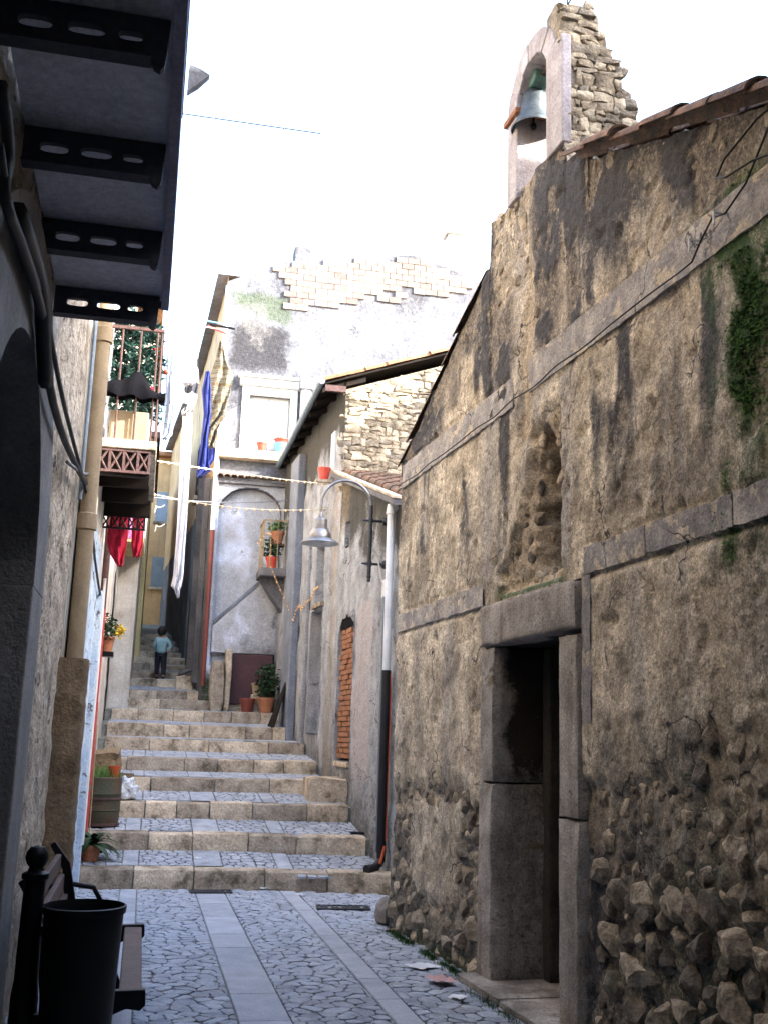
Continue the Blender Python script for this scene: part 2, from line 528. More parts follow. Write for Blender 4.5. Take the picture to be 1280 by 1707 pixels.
M['brick'] = mat('pale_brick', (.225, .175, .155), (.165, .13, .115), s=6, fine=40, fa=.3, rnd=.4, bump=.5, spots=(.17, .16, .155), spot_s=4, spot_t=.57)
M['redbrick'] = mat('red_brick', (.30, .135, .07), (.22, .10, .055), s=8, fine=40, fa=.35, rnd=.2, bump=.6)
M['tile'] = mat('clay_tile', (.26, .15, .09), (.16, .10, .07), (.09, .075, .06), s=7, fine=40, fa=.3, rnd=.3, bump=.6)
M['tile_orange'] = mat('clay_tile_orange', (.34, .165, .075), (.22, .12, .065), s=7, rnd=.25, bump=.5)
M['iron'] = plain('black_iron', (.012, .012, .014), .45, .6, spec=.5)
M['bin'] = plain('black_paint_metal', (.010, .010, .011), .5, .3)
M['balcony'] = mat('balcony_paint', (.085, .085, .11), (.06, .06, .08), s=4, fine=30, fa=.25, bump=.3, rough=.8)
M['soffit'] = mat('balcony_soffit', (.72, .74, .86), (.58, .60, .70), s=3, fine=30, fa=.25, bump=.4)
M['fascia'] = mat('balcony_fascia', (.30, .30, .42), (.24, .24, .33), s=3, bump=.3)
M['rust'] = mat('rusty_iron', (.10, .052, .045), (.06, .036, .036), s=20, rough=.8, bump=.4)
M['tanpipe'] = mat('tan_pipe', (.36, .28, .175), (.27, .205, .13), s=5, fine=40, fa=.2, rough=.7, bump=.25, streak=(.22, .17, .11))
M['brownmortar'] = mat('brown_mortar', (.24, .17, .10), (.16, .115, .07), s=6, fine=30, fa=.4, bump=.9)
M['bluepaint'] = mat('peeling_blue_paint', (.52, .60, .68), (.40, .50, .62), s=4, fine=40, fa=.2, bump=.6, spots=(.12, .11, .11), spot_s=11, spot_t=.56)
M['orangewood'] = mat('varnished_wood', (.34, .18, .07), (.24, .13, .05), s=8, rough=.5, bump=.2)
M['redpaint'] = mat('red_pipe_paint', (.42, .05, .045), (.30, .06, .055), s=7, rough=.6, bump=.2, spots=(.2, .12, .1), spot_s=12, spot_t=.62)
M['terracotta'] = mat('terracotta', (.42, .17, .085), (.32, .13, .07), s=9, rough=.8, bump=.25)
M['redpot'] = plain('red_plastic', (.62, .07, .04), .45)
M['bluepot'] = plain('blue_plastic', (.12, .38, .62), .45)
M['barrel'] = mat('green_barrel', (.045, .055, .035), (.075, .05, .03), s=6, rough=.7, bump=.3)
M['wood'] = mat('bench_wood', (.125, .085, .075), (.09, .062, .055), s=8, fine=60, fa=.25, rough=.55, bump=.25, rnd=.12)
M['door'] = mat('old_door_wood', (.085, .07, .055), (.05, .042, .032), s=4, fine=50, fa=.35, rough=.85, bump=.5, streak=(.06, .05, .04), sk=3, rnd=.12)
M['browndoor'] = mat('brown_door', (.085, .035, .04), (.06, .028, .03), s=3, rough=.6, bump=.2)
M['whitepaint'] = mat('white_paint', (.62, .62, .61), (.55, .55, .54), s=3, rough=.6, bump=.1, fa=.08)
M['whitepipe'] = plain('white_plastic_pipe', (.78, .78, .78), .4, fa=.08)
M['bluegrey'] = mat('blue_grey_pier', (.22, .24, .285), (.15, .165, .20), s=2.5, bump=.4, streak=(.13, .13, .14))
M['brownpipe'] = plain('red_brown_pipe', (.20, .045, .03), .55)
M['blackpipe'] = plain('black_pipe', (.012, .010, .012), .5)
M['orangepipe'] = plain('orange_pipe', (.45, .07, .02), .5)
M['greypipe'] = plain('grey_steel_conduit', (.20, .25, .30), .5, .3)
M['lamp'] = mat('galvanised_metal', (.26, .27, .29), (.17, .155, .14), s=6, fine=50, fa=.15, rough=.42, metal=.75, bump=.08)
M['lampwhite'] = plain('lamp_inner_enamel', (.62, .62, .62), .4)
M['lampiron'] = plain('dark_lamp_iron', (.05, .052, .06), .45, .6)
M['bronze'] = mat('bell_bronze', (.115, .14, .16), (.07, .085, .095), s=9, rough=.55, metal=.55, bump=.15)
M['verdigris'] = mat('green_headstock', (.10, .20, .18), (.07, .13, .12), s=9, rough=.7)
M['cable'] = plain('black_cable', (.015, .015, .016), .6)
M['cable_grey'] = plain('grey_cable', (.22, .21, .22), .6)
M['wire_white'] = plain('pale_wire', (.62, .58, .5), .6)
M['leaf'] = mat('dark_leaf', (.028, .065, .024), (.017, .04, .015), s=20, rough=.6, bump=0, rnd=.2)
M['leaf2'] = mat('bright_leaf', (.10, .19, .04), (.06, .125, .03), s=18, rough=.6, bump=0)
M['moss'] = mat('moss', (.075, .17, .022), (.035, .085, .015), s=14, rough=.95, bump=.4)
M['yellowflower'] = plain('yellow_petals', (.80, .55, .03), .6)
M['fir'] = mat('fir_needles', (.025, .075, .055), (.015, .045, .04), s=16, rough=.7, bump=0)
M['skin'] = plain('skin', (.42, .25, .18), .6, bump=0)
M['hair'] = plain('black_hair', (.012, .010, .009), .6)
M['shirt'] = plain('pale_teal_shirt', (.30, .48, .52), .9, fa=.1)
M['trousers'] = plain('dark_trousers', (.018, .018, .028), .9)
M['shoe'] = plain('shoe', (.02, .018, .018), .6)
M['linen'] = plain('white_linen', (.80, .80, .84), .9, fa=.05)
M['linen_blue'] = plain('pale_blue_linen', (.58, .64, .74), .9, fa=.05)
M['paper'] = plain('white_paper', (.80, .82, .84), .8, fa=.04)
M['pinkpaper'] = plain('pink_wrapper', (.60, .36, .34), .8)
M['bluecloth'] = plain('royal_blue_cloth', (.014, .025, .17), .9)
M['redcloth'] = mat('red_cloth', (.55, .02, .06), (.42, .015, .04), s=5, fine=22, fa=.25, rough=.9, bump=.1)
M['pinkcloth'] = plain('pink_cloth', (.75, .28, .55), .9)
M['grate'] = plain('grate_iron', (.035, .036, .04), .6, .4)
M['plasticbag'] = plain('clear_plastic_bag', (.55, .58, .62), .15, spec=.8)
M['bulb'] = mat('warm_bulb', (.9, .55, .25), s=4, bump=0)

def striped():
    m, nt, nd, lk, b = nodes('patterned_knit')
    geo = nd.new('ShaderNodeNewGeometry').outputs['Position']
    w = nd.new('ShaderNodeTexWave'); w.wave_type = 'BANDS'; w.bands_direction = 'Z'
    w.inputs['Scale'].default_value = 1.1; w.inputs['Distortion'].default_value = 1.2
    lk.new(geo, w.inputs['Vector'])
    c = ramp(nt, w.outputs['Fac'], [(.0, (.17, .15, .11)), (.25, (.045, .027, .009)), (.42, (.18, .16, .12)), (.58, (.008, .03, .024)), (.72, (.16, .14, .10)), (1, (.075, .048, .018))])
    n = noise_node(nt, geo, 60, 2)
    k = ramp(nt, n, [(.52, (0, 0, 0)), (.56, (1, 1, 1))])
    c = mix(nt, math_n(nt, 'MULTIPLY', k, .5), c, (.18, .16, .13))
    lk.new(c, b.inputs['Base Color']); b.inputs['Roughness'].default_value = .95
    return m
M['knit'] = striped()
M['blackcloth'] = plain('black_cloth', (.008, .008, .010), 1.0, spec=0.0)
def spotted():
    m, nt, nd, lk, b = nodes('black_and_white_print')
    geo = nd.new('ShaderNodeNewGeometry').outputs['Position']
    n = noise_node(nt, geo, 6.5, 1)
    lk.new(ramp(nt, n, [(.56, (.75, .73, .70)), (.58, (.03, .03, .04))]), b.inputs['Base Color']); b.inputs['Roughness'].default_value = .9
    return m
M['print'] = spotted()

# ================================================================== GROUND, STREET, STAIRS
g = MB().add([(-150, -150, -.06), (150, -150, -.06), (150, 250, -.06), (-150, 250, -.06)], [(0, 1, 2, 3)])
tag(g.build('ground', M['ground'], smooth=False), kind='structure')

STEPS = [(12.65, 0.0, .20, -.66, 2.84), (13.5, .32, .51, -.64, 2.74), (14.4, .62, .82, -.62, 2.70), (15.4, .91, 1.09, -.60, 2.62),
         (16.5, 1.14, 1.32, -.58, 2.60), (17.6, 1.41, 1.60, -.56, 2.56), (18.8, 1.62, 1.83, -.58, 2.52), (20.0, 1.90, 2.10, -.56, 2.44),
         (21.0, 2.13, 2.31, -.50, 1.98), (22.0, 2.33, 2.51, -.36, 1.45), (23.4, 2.64, 2.80, -.34, .98), (24.6, 2.87, 3.03, -.34, .98),
         (25.8, 3.15, 3.27, -.36, .95), (26.8, 3.36, 3.48, -.40, .90), (27.8, 3.57, 3.69, -.45, .80), (28.8, 3.80, 3.92, -.50, .70), (29.8, 4.03, 4.15, -.6, .6), (31.0, 4.30, 4.42, -.8, .5)]
def bend(i, x):
    """the lowest risers curve towards the camera at their right end"""
    k = (.42, .22, .10)[i] if i < 3 else 0
    return -k * max(0, (x - 1.1) / 1.7) ** 1.4
def stairz(y):
    if y < STEPS[0][0]: return 0.0
    for a, b in zip(STEPS, STEPS[1:]):
        if y < b[0]:
            return a[2] + (b[1] - a[2]) * (y - a[0]) / (b[0] - a[0])
    return STEPS[-1][2]

street = MB().add([(-.9, -3, -.010), (3.2, -3, -.010), (3.2, 12.8, -.010), (-.9, 12.8, -.010)], [(0, 1, 2, 3)]).build('street', M['joint'])
tag(street, kind='structure')
rnd = random.Random(3)
strips = [(-.112, .067), (.68, 1.0), (1.61, 1.79)]
for (a, b) in strips:
    y = 4.3 + rnd.uniform(0, .5)
    yend = 12.62 + bend(0, (a + b) / 2)
    while y < yend - .06:
        ln = rnd.uniform(.55, .95)
        e = min(y + ln, yend)
        h = rnd.uniform(.004, .010)
        mb = MB()
        x0, x1 = a + .006, b - .006
        y0, y1 = y + .004, e - .004
        q = .006
        mb.add([(x0, y0, -.03), (x1, y0, -.03), (x1, y1, -.03), (x0, y1, -.03), (x0, y0, h - q), (x1, y0, h - q), (x1, y1, h - q), (x0, y1, h - q),
                (x0 + q, y0 + q, h), (x1 - q, y0 + q, h), (x1 - q, y1 - q, h), (x0 + q, y1 - q, h)],
               [(0, 1, 5, 4), (1, 2, 6, 5), (2, 3, 7, 6), (3, 0, 4, 7), (4, 5, 9, 8), (5, 6, 10, 9), (6, 7, 11, 10), (7, 4, 8, 11), (8, 9, 10, 11)])
        piece('paving_slab', mb, M['slab'], street, V(((x0 + x1) / 2, (y0 + y1) / 2, 0)))
        y = e
cells = []
for k, (a, b) in enumerate([(-.72, -.112), (.067, .68), (1.0, 1.61), (1.79, 3.0)]):
    for p in voronoi(a, b, 4.6, 12.62, .128, .108, 20 + k, .43, .07):
        cx = sum(q[0] for q in p) / len(p); cy = sum(q[1] for q in p) / len(p)
        if cy > 12.6 + bend(0, cx) or cx > 2.42 + .06 * (10.2 - cy) + (0.5 if cy > 10.25 else 0): continue
        cells.append((cy, cx, rounded(p)))
cells.sort()
vis = [c for c in cells if c[0] > 6.05 - .0 and c[1] > -.05 - .02 * c[0]]
near = set(id(c) for c in vis[:300])
rest = MB()
for c in cells:
    put = lambda a, b, h: V((a, b, h))
    if id(c) in near:
        mb = MB(); q = cell_stone(mb, c[2], put, .0045, .007, .03, rnd, .3, .04)
        piece('cobblestone', mb, M['cobble'], street, q)
    else:
        cell_stone(rest, c[2], put, .0045, .007, .03, rnd, .3, .04)
tag(rest.build('cobblestones', M['cobble'], street), kind='stuff')

# stairway: earth body, edge stones one by one, cobbled treads
st = MB()
for i, (y, zb, zt, xl, xr) in enumerate(STEPS):
    y2, z2 = (STEPS[i + 1][0], STEPS[i + 1][1]) if i + 1 < len(STEPS) else (y + 14, zt + 2.2)
    for k in range(6):                       # follows the bend
        xa = xl - .3 + (xr - xl + .6) * k / 6; xb = xl - .3 + (xr - xl + .6) * (k + 1) / 6
        ya, yb_ = y + .06 + bend(i, xa), y + .06 + bend(i, xb)
        st.hexa([(xa, ya, zb - .5), (xb, yb_, zb - .5), (xb, y2 + .1, zb - .5), (xa, y2 + .1, zb - .5),
                 (xa, ya, zt - .025), (xb, yb_, zt - .025), (xb, y2 + .1, z2 - .012), (xa, y2 + .1, z2 - .012)])
stairway = st.build('stairway', M['joint'])
tag(stairway, kind='structure')
tread = MB()
for i, (y, zb, zt, xl, xr) in enumerate(STEPS):
    y2, z2 = (STEPS[i + 1][0], STEPS[i + 1][1]) if i + 1 < len(STEPS) else (y + 1, zt + .1)
    slope = (z2 - zt) / (y2 - y)
    edge = .17
    x = xl
    while x < xr - .05:
        ln = rnd.uniform(.38, .95)
        if xr - x - ln < .3: ln = xr - x
        x1 = min(x + ln, xr)
        j0, j1 = rnd.uniform(-.03, .03), rnd.uniform(-.02, .02)
        hh = rnd.uniform(-.012, .012)
        g = .007
        a, b = x + g, x1 - g
        ya, yb_ = y + j0 + bend(i, a), y + j0 + bend(i, b)
        mb = MB()
        c = .012
        ph = V((rnd.uniform(0, 50), i, 0))
        # front edge slightly broken: five stations along the stone
        vs = []; n = 5
        for k in range(n):
            t = k / (n - 1); xx = a + (b - a) * t; yy = ya + (yb_ - ya) * t
            w1 = .022 * noise.noise(ph + V((xx * 6, 0, 0))); w2 = .028 * noise.noise(ph + V((xx * 7, 3, 0)))
            en = .012 if k in (0, n - 1) else 0
            vs += [(xx, yy + w1 + en, zb - .03), (xx, yy + w2 + en, zt + hh - c * 1.6 + w1 * .5), (xx, yy + c + w2 + en, zt + hh + w1 * .4 - (.004 if en else 0)),
                   (xx, yy + edge, zt + hh + slope * edge), (xx, yy + edge, zb - .03)]
        fs = []
        for k in range(n - 1):
            for q in range(4):
                fs.append((k * 5 + q, (k + 1) * 5 + q, (k + 1) * 5 + q + 1, k * 5 + q + 1))
        fs += [(0, 1, 2, 3, 4), tuple((n - 1) * 5 + q for q in (4, 3, 2, 1, 0))]
        mb.add(vs, fs)
        piece('step_stone', mb, M['limestone'], stairway, V(((a + b) / 2, y, zb)), smooth=35)
        x = x1
    if i < 11:
        put = lambda a, b, h, i=i, y=y, zt=zt, y2=y2, slope=slope: V((a, b, zt + slope * (b - y) + h))
        cols = [(xl, -.112), (.067, .68), (1.0, 1.61), (1.79, xr)]
        for k, (a, b) in enumerate(cols):
            if b > xr: b = xr
            if b - a < .1: continue
            yy0 = y + edge + .01 + min(bend(i, a), bend(i, b)) if i < 3 else y + edge + .01
            for p in voronoi(a, b, yy0, y2 + bend(min(i + 1, 10), (a + b) / 2) + .02, .13, .12, 300 + 10 * i + k):
                cell_stone(tread, rounded(p), put, .008, .006, .02, rnd, .3, .02)
        for (a, b) in strips:
            if b < xr:
                m_ = (a + b) / 2
                tread.add([put(a + .006, y + edge + .01 + bend(i, m_), .004), put(b - .006, y + edge + .01 + bend(i, m_), .004), put(b - .006, y2 + .03 + bend(i + 1, m_), .004), put(a + .006, y2 + .03 + bend(i + 1, m_), .004)], [(0, 1, 2, 3)])
tag(tread.build('tread_cobbles', M['cobble'], stairway), kind='stuff')

# ================================================================== CHURCH
CH = Fr((2.35, 10.2), (.06, -1))
church = thing('church', 'old rubble church front with bell gable on the right of the street', 'church', CH.p(3.2, -1, 0))
def ch_top(u):
    if u < 2.36: return 4.42 + u * .46 + .03 * noise.noise(V((u * 4, 1, 0)))
    if u < 3.76: return 5.86 + .03 * noise.noise(V((u * 6, 2, 0)))
    if u < 4.12: return 5.62 + .04 * noise.noise(V((u * 6, 2, 0)))
    return 5.46 - (u - 4.12) * .40 + .035 * noise.noise(V((u * 5, 3, 0)))
DOOR = (2.30, 3.97, 0.0, 2.69)
def ch_rub(u, z):
    e = .16 * noise.noise(V((u * 2.2, z * 2.2, 4))) + .07 * noise.noise(V((u * 7, z * 7, 5)))
    if u < 2.35:
        r = sstep(.10, -.10, z - (1.28 + 1.3 * e))
        patch = sstep(.07, -.05, abs(u - 1.15) - (.62 + e)) * sstep(.07, -.05, abs(z - .78) - (.36 + e * .8))
        return max(0, r - patch)
    return sstep(.14, -.10, z - (1.46 + .22 * sstep(4, 6, u) + 1.3 * e))
def ch_niche(u, z):
    # deep arched hole with a torn left flank
    e = .05 * noise.noise(V((u * 6, z * 6, 9)))
    cu = 3.40 - .05 * (z - 3)
    hw = (.22 if z < 3.35 else .22 * max(0, 1 - ((z - 3.35) / .50)) ** .7) + .05 * noise.noise(V((3, z * 7, 2)))
    deep = sstep(.03, -.03, abs(u - cu) - hw + e) * sstep(2.78, 2.9, z) if z < 3.86 else 0
    lf = 2.62 + .48 * sstep(2.75, 3.6, z) + e * 2.5
    flank = sstep(lf - .02, lf + .05, u) * sstep(3.70 + e, 3.62 + e, u) * sstep(3.98, 3.8, z + e) * sstep(2.72, 2.76, z)
    return deep, flank
def ch_crack(u, z):
    c = 3.06 + .10 * noise.noise(V((0, z * 1.6, 3))) + .05 * noise.noise(V((u, z * 6, 3))) + .06 * (z - 4)
    w = .10 + .05 * noise.noise(V((1, z * 3, 8)))
    return sstep(.03, -.02, abs(u - c) - w) * sstep(3.7, 3.85, z) * sstep(5.3, 4.9, z)
def ch_upper(u, z):
    e = .15 * noise.noise(V((u * 3, z * 3, 14)))
    return sstep(.08, -.05, abs(u - 2.78 - e) - .36) * sstep(5.0, 5.15, z + e)
def ch_depth(u, z):
    p = V((u, z, 0))
    d = .009 * fbm(p * 2.2, 3) + .006 * fbm(p * 9, 3) + .004 * noise.noise(p * 33)
    # pits
    q = noise.noise(p * 6.5 + V((3, 3, 3)))
    if q > .40: d -= .026 * (q - .40) / .3
    # lost skins of plaster with crisp edges
    q = fbm(V((u * 1.5, z * 1.1, 22)), 5)
    d -= .011 * sstep(.12, .15, q)
    rb_ = ch_rub(u, z)
    if rb_ > 0:
        k9 = 1 - abs(noise.noise(p * 6.5 + V((0, 0, 40)))) * 2.2; k18 = noise.noise(p * 17 + V((0, 0, 41)))
        d -= rb_ * (.035 - .014 * k18 - .012 * noise.noise(p * 9))
    dp, fl = ch_niche(u, z)
    d -= .06 * fl + .20 * dp
    if fl > .3: d += .035 * noise.noise(p * 9 + V((5, 0, 0))) + .02 * noise.noise(p * 21)
    d -= .022 * ch_crack(u, z) + .03 * ch_upper(u, z)
    if u < 2.3 or u > 4.0:
        for zz in (2.69, 2.88): d -= .022 * sstep(.022, .0, abs(z - zz + .01 * noise.noise(V((u * 5, zz, 0)))))
    if u < 2.9 or u > 3.14:
        for zz in (4.125, 4.385): d -= .022 * sstep(.022, .0, abs(z - zz + .008 * noise.noise(V((u * 5, zz, 0)))))
    d += .05 * sstep(.8, 0, z) * (1 if u < 2.3 else .6)      # slight batter at the foot
    return d
def ch_mask(u, z):
    p = V((u, z, 0))
    T = ch_top(u)
    n1 = fbm(V((u * 1.1, z * .7, 31)), 4); n2 = fbm(V((u * 3.2, z * .5, 37)), 4)
    # damp stains: under the coping, streaks beside the gable, around the belfry
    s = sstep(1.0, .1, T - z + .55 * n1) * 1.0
    s = max(s, sstep(.24, .0, abs(u - 2.62 + .12 * n1) - .10) * sstep(3.95, 4.6, z + .5 * n1) * .95)
    s = max(s, sstep(.28, .0, abs(u - 3.45 + .1 * n1) - .12) * sstep(4.2, 4.6, z + .2 * n1) * .9)
    s = max(s, sstep(.5, .1, abs(u - 1.45) + .3 * n1 - .05) * sstep(.5, .1, abs(z - 4.75) + .2 * n1) * .8)
    s = max(s, sstep(.05, .4, n2) * .85 * sstep(2.0, 4.0, z))
    s = max(s, .8 * sstep(.35, .0, z + .2 * n1))
    s = max(s, sstep(4.9, 6.0, u + .5 * n1) * .45)
    s = max(s, (.6 if u > 3.9 else .3) * sstep(2.3, 1.1, z + .6 * n1))  # darker low down; right of the door this paints in shade
    s = max(s, .55 * sstep(4.6, 6.0, u + .5 * n1) * sstep(3.2, 1.8, z + .5 * n2))  # more painted shade towards the lower right end
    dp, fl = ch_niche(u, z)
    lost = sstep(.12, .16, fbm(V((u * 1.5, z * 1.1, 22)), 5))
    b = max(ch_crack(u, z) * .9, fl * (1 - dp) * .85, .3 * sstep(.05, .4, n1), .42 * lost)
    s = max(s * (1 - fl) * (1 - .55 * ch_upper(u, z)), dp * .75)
    m = 1.1 * sstep(5.25, 5.8, u + .4 * n1 + .3 * n2) * (.25 + .75 * sstep(2.2, 3.2, z + .6 * n1)) * sstep(.9, 1.6, z) * sstep(4.75, 4.2, z) * (.55 + .6 * sstep(-.1, .25, fbm(V((u * 2.3, z * 1.5, 61)), 4)))
    m = max(m, .55 * sstep(.18, .0, z - .03) * sstep(.2, .8, u))
    m = max(m, .34 * sstep(4.2, 5.2, u + .5 * n1) * sstep(2.3, 1.2, z + .5 * n2))
    m = max(m, .75 * sstep(2.90, 2.74, z + .05 * n1) * (z > 2.70) * sstep(2.45, 2.55, u) * sstep(3.8, 3.7, u))
    r = ch_rub(u, z)
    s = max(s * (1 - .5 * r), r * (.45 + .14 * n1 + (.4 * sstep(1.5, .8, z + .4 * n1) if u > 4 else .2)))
    return (s, m, b)
us = lines(-.06, 6.5, .026, (DOOR[0], DOOR[1], 2.36, 2.362, 3.76, 3.762, 4.12, 4.122))
zs = lines(-.08, 4.4, .026, (DOOR[3],)) + [4.4 + i * .026 for i in range(1, 58)]
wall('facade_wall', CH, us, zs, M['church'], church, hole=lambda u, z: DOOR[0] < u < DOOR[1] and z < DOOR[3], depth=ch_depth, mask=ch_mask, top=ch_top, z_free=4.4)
# the body behind: side wall, nave and roof slab
b = MB()
def ch_solid(u0, u1, w0, w1, z1a, z1b):
    b.hexa([CH.p(u0, w0, -.1), CH.p(u0, w1, -.1), CH.p(u1, w1, -.1), CH.p(u1, w0, -.1), CH.p(u0, w0, z1a), CH.p(u0, w1, z1a), CH.p(u1, w1, z1b), CH.p(u1, w0, z1b)])
ch_solid(-.06, 2.28, -.30, -7.5, 4.36, 5.36); ch_solid(2.28, 3.99, -.95, -7.5, 5.36, 5.36); ch_solid(3.99, 6.5, -.30, -7.5, 5.36, 4.4)
ch_solid(2.28, 3.99, -.30, -.94, 5.3, 5.3) if False else None
b.build('nave', M['church'], church)
# corner returns that close the facade sheet
b = MB()
for k in range(24):
    z0 = -.08 + 4.5 * k / 24; z1 = -.08 + 4.5 * (k + 1) / 24
    d0, d1 = ch_depth(-.06, z0), ch_depth(-.06, z1)
    b.add([CH.p(-.06, d0, z0), CH.p(-.06, -.31, z0), CH.p(-.06, -.31, z1), CH.p(-.06, d1, z1)], [(0, 1, 2, 3)])
b.add([CH.p(6.5, 0, -.1), CH.p(6.5, -.31, -.1), CH.p(6.5, -.31, 4.5), CH.p(6.5, 0, 4.5)], [(0, 1, 2, 3)])
# lid over the wall head
N = 90
for k in range(N):
    u0 = -.06 + 6.56 * k / N; u1 = -.06 + 6.56 * (k + 1) / N
    if u0 < 2.36 < u1 or u0 < 3.76 < u1 or u0 < 4.12 < u1: pass
    b.add([CH.p(u0, ch_depth(u0, ch_top(u0)) - .0, ch_top(u0) - .002), CH.p(u1, ch_depth(u1, ch_top(u1)), ch_top(u1) - .002), CH.p(u1, -.55, ch_top(u1) - .002), CH.p(u0, -.55, ch_top(u0) - .002)], [(0, 1, 2, 3)])
b.add([CH.p(2.36, 0, 5.3), CH.p(2.36, -.55, 5.3), CH.p(2.36, -.55, 5.87), CH.p(2.36, 0, 5.87)], [(0, 1, 2, 3)])
b.add([CH.p(4.12, 0, 5.2), CH.p(4.12, -.55, 5.2), CH.p(4.12, -.55, 5.6), CH.p(4.12, 0, 5.6)], [(0, 1, 2, 3)])
b.add([CH.p(3.76, 0, 5.5), CH.p(3.76, -.55, 5.5), CH.p(3.76, -.55, 5.87), CH.p(3.76, 0, 5.87)], [(0, 1, 2, 3)])
b.add([CH.p(2.36, -.55, 5.2), CH.p(4.12, -.55, 5.2), CH.p(4.12, -.55, 5.62), CH.p(3.76, -.55, 5.87), CH.p(2.36, -.55, 5.87)], [(0, 1, 2, 3, 4)])
b.build('wall_return', M['church'], church)

# string courses
def course(u0, u1, z0, z1, w=.006):
    ph = u0 * 9
    us_ = lines(u0, u1, .03); zs_ = lines(z0, z1, .03)
    m = MB()
    n = len(zs_)
    for u in us_:
        for z in zs_:
            e0 = .012 * noise.noise(V((u * 8 + ph, 0, 1))); e1 = .012 * noise.noise(V((u * 8 + ph, 5, 1)))
            t = (z - z0) / (z1 - z0)
            zz = z0 + e0 + (z1 + e1 - z0 - e0) * t
            m.v.append(CH.p(u, w + .007 * fbm(V((u * 6, z * 6, 50)), 3), zz))
    for i in range(len(us_) - 1):
        for j in range(n - 1):
            m.f.append([i * n + j, (i + 1) * n + j, (i + 1) * n + j + 1, i * n + j + 1]); m.mi.append(0)
    for j in (0, n - 1):                       # edges turn back into the wall
        base = len(m.v)
        for i, u in enumerate(us_):
            m.v.append(m.v[i * n + j] - CH.n * .06)
        for i in range(len(us_) - 1):
            m.f.append([i * n + j, (i + 1) * n + j, base + i + 1, base + i]); m.mi.append(0)
    m.build('string_course', M['band'], church, smooth=40)
course(.02, 1.1, 2.70, 2.86); course(1.11, 2.28, 2.70, 2.87); course(4.02, 4.78, 2.70, 2.87); course(4.79, 5.62, 2.71, 2.87); course(5.63, 6.35, 2.71, 2.88)
course(.0, 2.86, 4.13, 4.36); course(3.16, 6.3, 4.15, 4.40)
course(3.985, 4.1, 1.80, 2.69, .004)

# door frame: dressed stones, lintel, sill, planks
def dressed(name, u0, u1, w0, w1, z0, z1, bev=.012, m='dressed'):
    bm = bmesh.new(); bmesh.ops.create_cube(bm, size=1.0)
    bmesh.ops.subdivide_edges(bm, edges=bm.edges[:], cuts=13, use_grid_fill=True)
    off = wloc(church)
    for v in bm.verts:
        p = v.co.copy()
        q = V((u0 + (p.x + .5) * (u1 - u0), w0 + (p.y + .5) * (w1 - w0), z0 + (p.z + .5) * (z1 - z0)))
        k = sum(abs(abs(t) - .5) < .01 for t in p)
        if k >= 2:                                   # worn arrises with a few chips
            c = bev * .6 + .022 * max(0, noise.noise(q * 5.5 + V((u0, 0, z0))) - .12) + .008 * noise.noise(q * 15)
            q -= V((math.copysign(c, p.x) * (abs(abs(p.x) - .5) < .01), math.copysign(c, p.y) * (abs(abs(p.y) - .5) < .01), math.copysign(c, p.z) * (abs(abs(p.z) - .5) < .01)))
        q += V((noise.noise(q * 4), noise.noise(q * 4 + V((7, 0, 0))), 0)) * .005 + V((noise.noise(q * 14), noise.noise(q * 14 + V((7, 0, 0))), 0)) * .003
        v.co = CH.p(q.x, q.y, q.z) - off
    bmesh.ops.recalc_face_normals(bm, faces=bm.faces)
    me = bpy.data.meshes.new(name); bm.to_mesh(me); bm.free()
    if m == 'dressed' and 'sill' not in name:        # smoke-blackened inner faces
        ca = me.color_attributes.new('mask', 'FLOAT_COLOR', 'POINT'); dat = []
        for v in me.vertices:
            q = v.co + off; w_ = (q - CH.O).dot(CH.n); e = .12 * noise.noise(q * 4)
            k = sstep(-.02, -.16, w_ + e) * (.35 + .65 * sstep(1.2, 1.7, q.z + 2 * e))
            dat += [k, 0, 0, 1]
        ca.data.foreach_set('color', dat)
    me.polygons.foreach_set('use_smooth', [True] * len(me.polygons)); me.set_sharp_from_angle(angle=.9)
    link(name, me, M[m], church)
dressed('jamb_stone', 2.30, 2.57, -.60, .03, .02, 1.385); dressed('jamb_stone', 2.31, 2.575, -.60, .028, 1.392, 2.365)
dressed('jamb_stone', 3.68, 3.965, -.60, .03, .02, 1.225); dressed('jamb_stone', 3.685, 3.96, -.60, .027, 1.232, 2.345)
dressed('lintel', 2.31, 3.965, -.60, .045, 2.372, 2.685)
dressed('door_sill', 2.24, 3.06, -.62, .17, -.02, .055, .015); dressed('door_sill', 3.065, 4.02, -.62, .17, -.02, .05, .015)
dressed('inner_frame', 2.578, 2.70, -.50, -.36, .05, 2.36, .01, 'door'); dressed('inner_frame', 3.56, 3.677, -.50, -.36, .05, 2.36, .01, 'door')
for k in range(5):
    u0 = 2.70 + k * .172
    MB().fbox(CH, u0 + .003, u0 + .168, -.56, -.50 + rnd.uniform(-.006, .006), .09, 2.36).build('door_plank', M['door'], church, bevel=.006)
MB().fbox(CH, 2.72, 3.54, -.50, -.475, .55, .63).build('door_rail', M['door'], church, bevel=.006)
MB().fbox(CH, 2.31, 3.96, -.95, -.60, .0, 2.7).build('door_back', M['dark'], church)

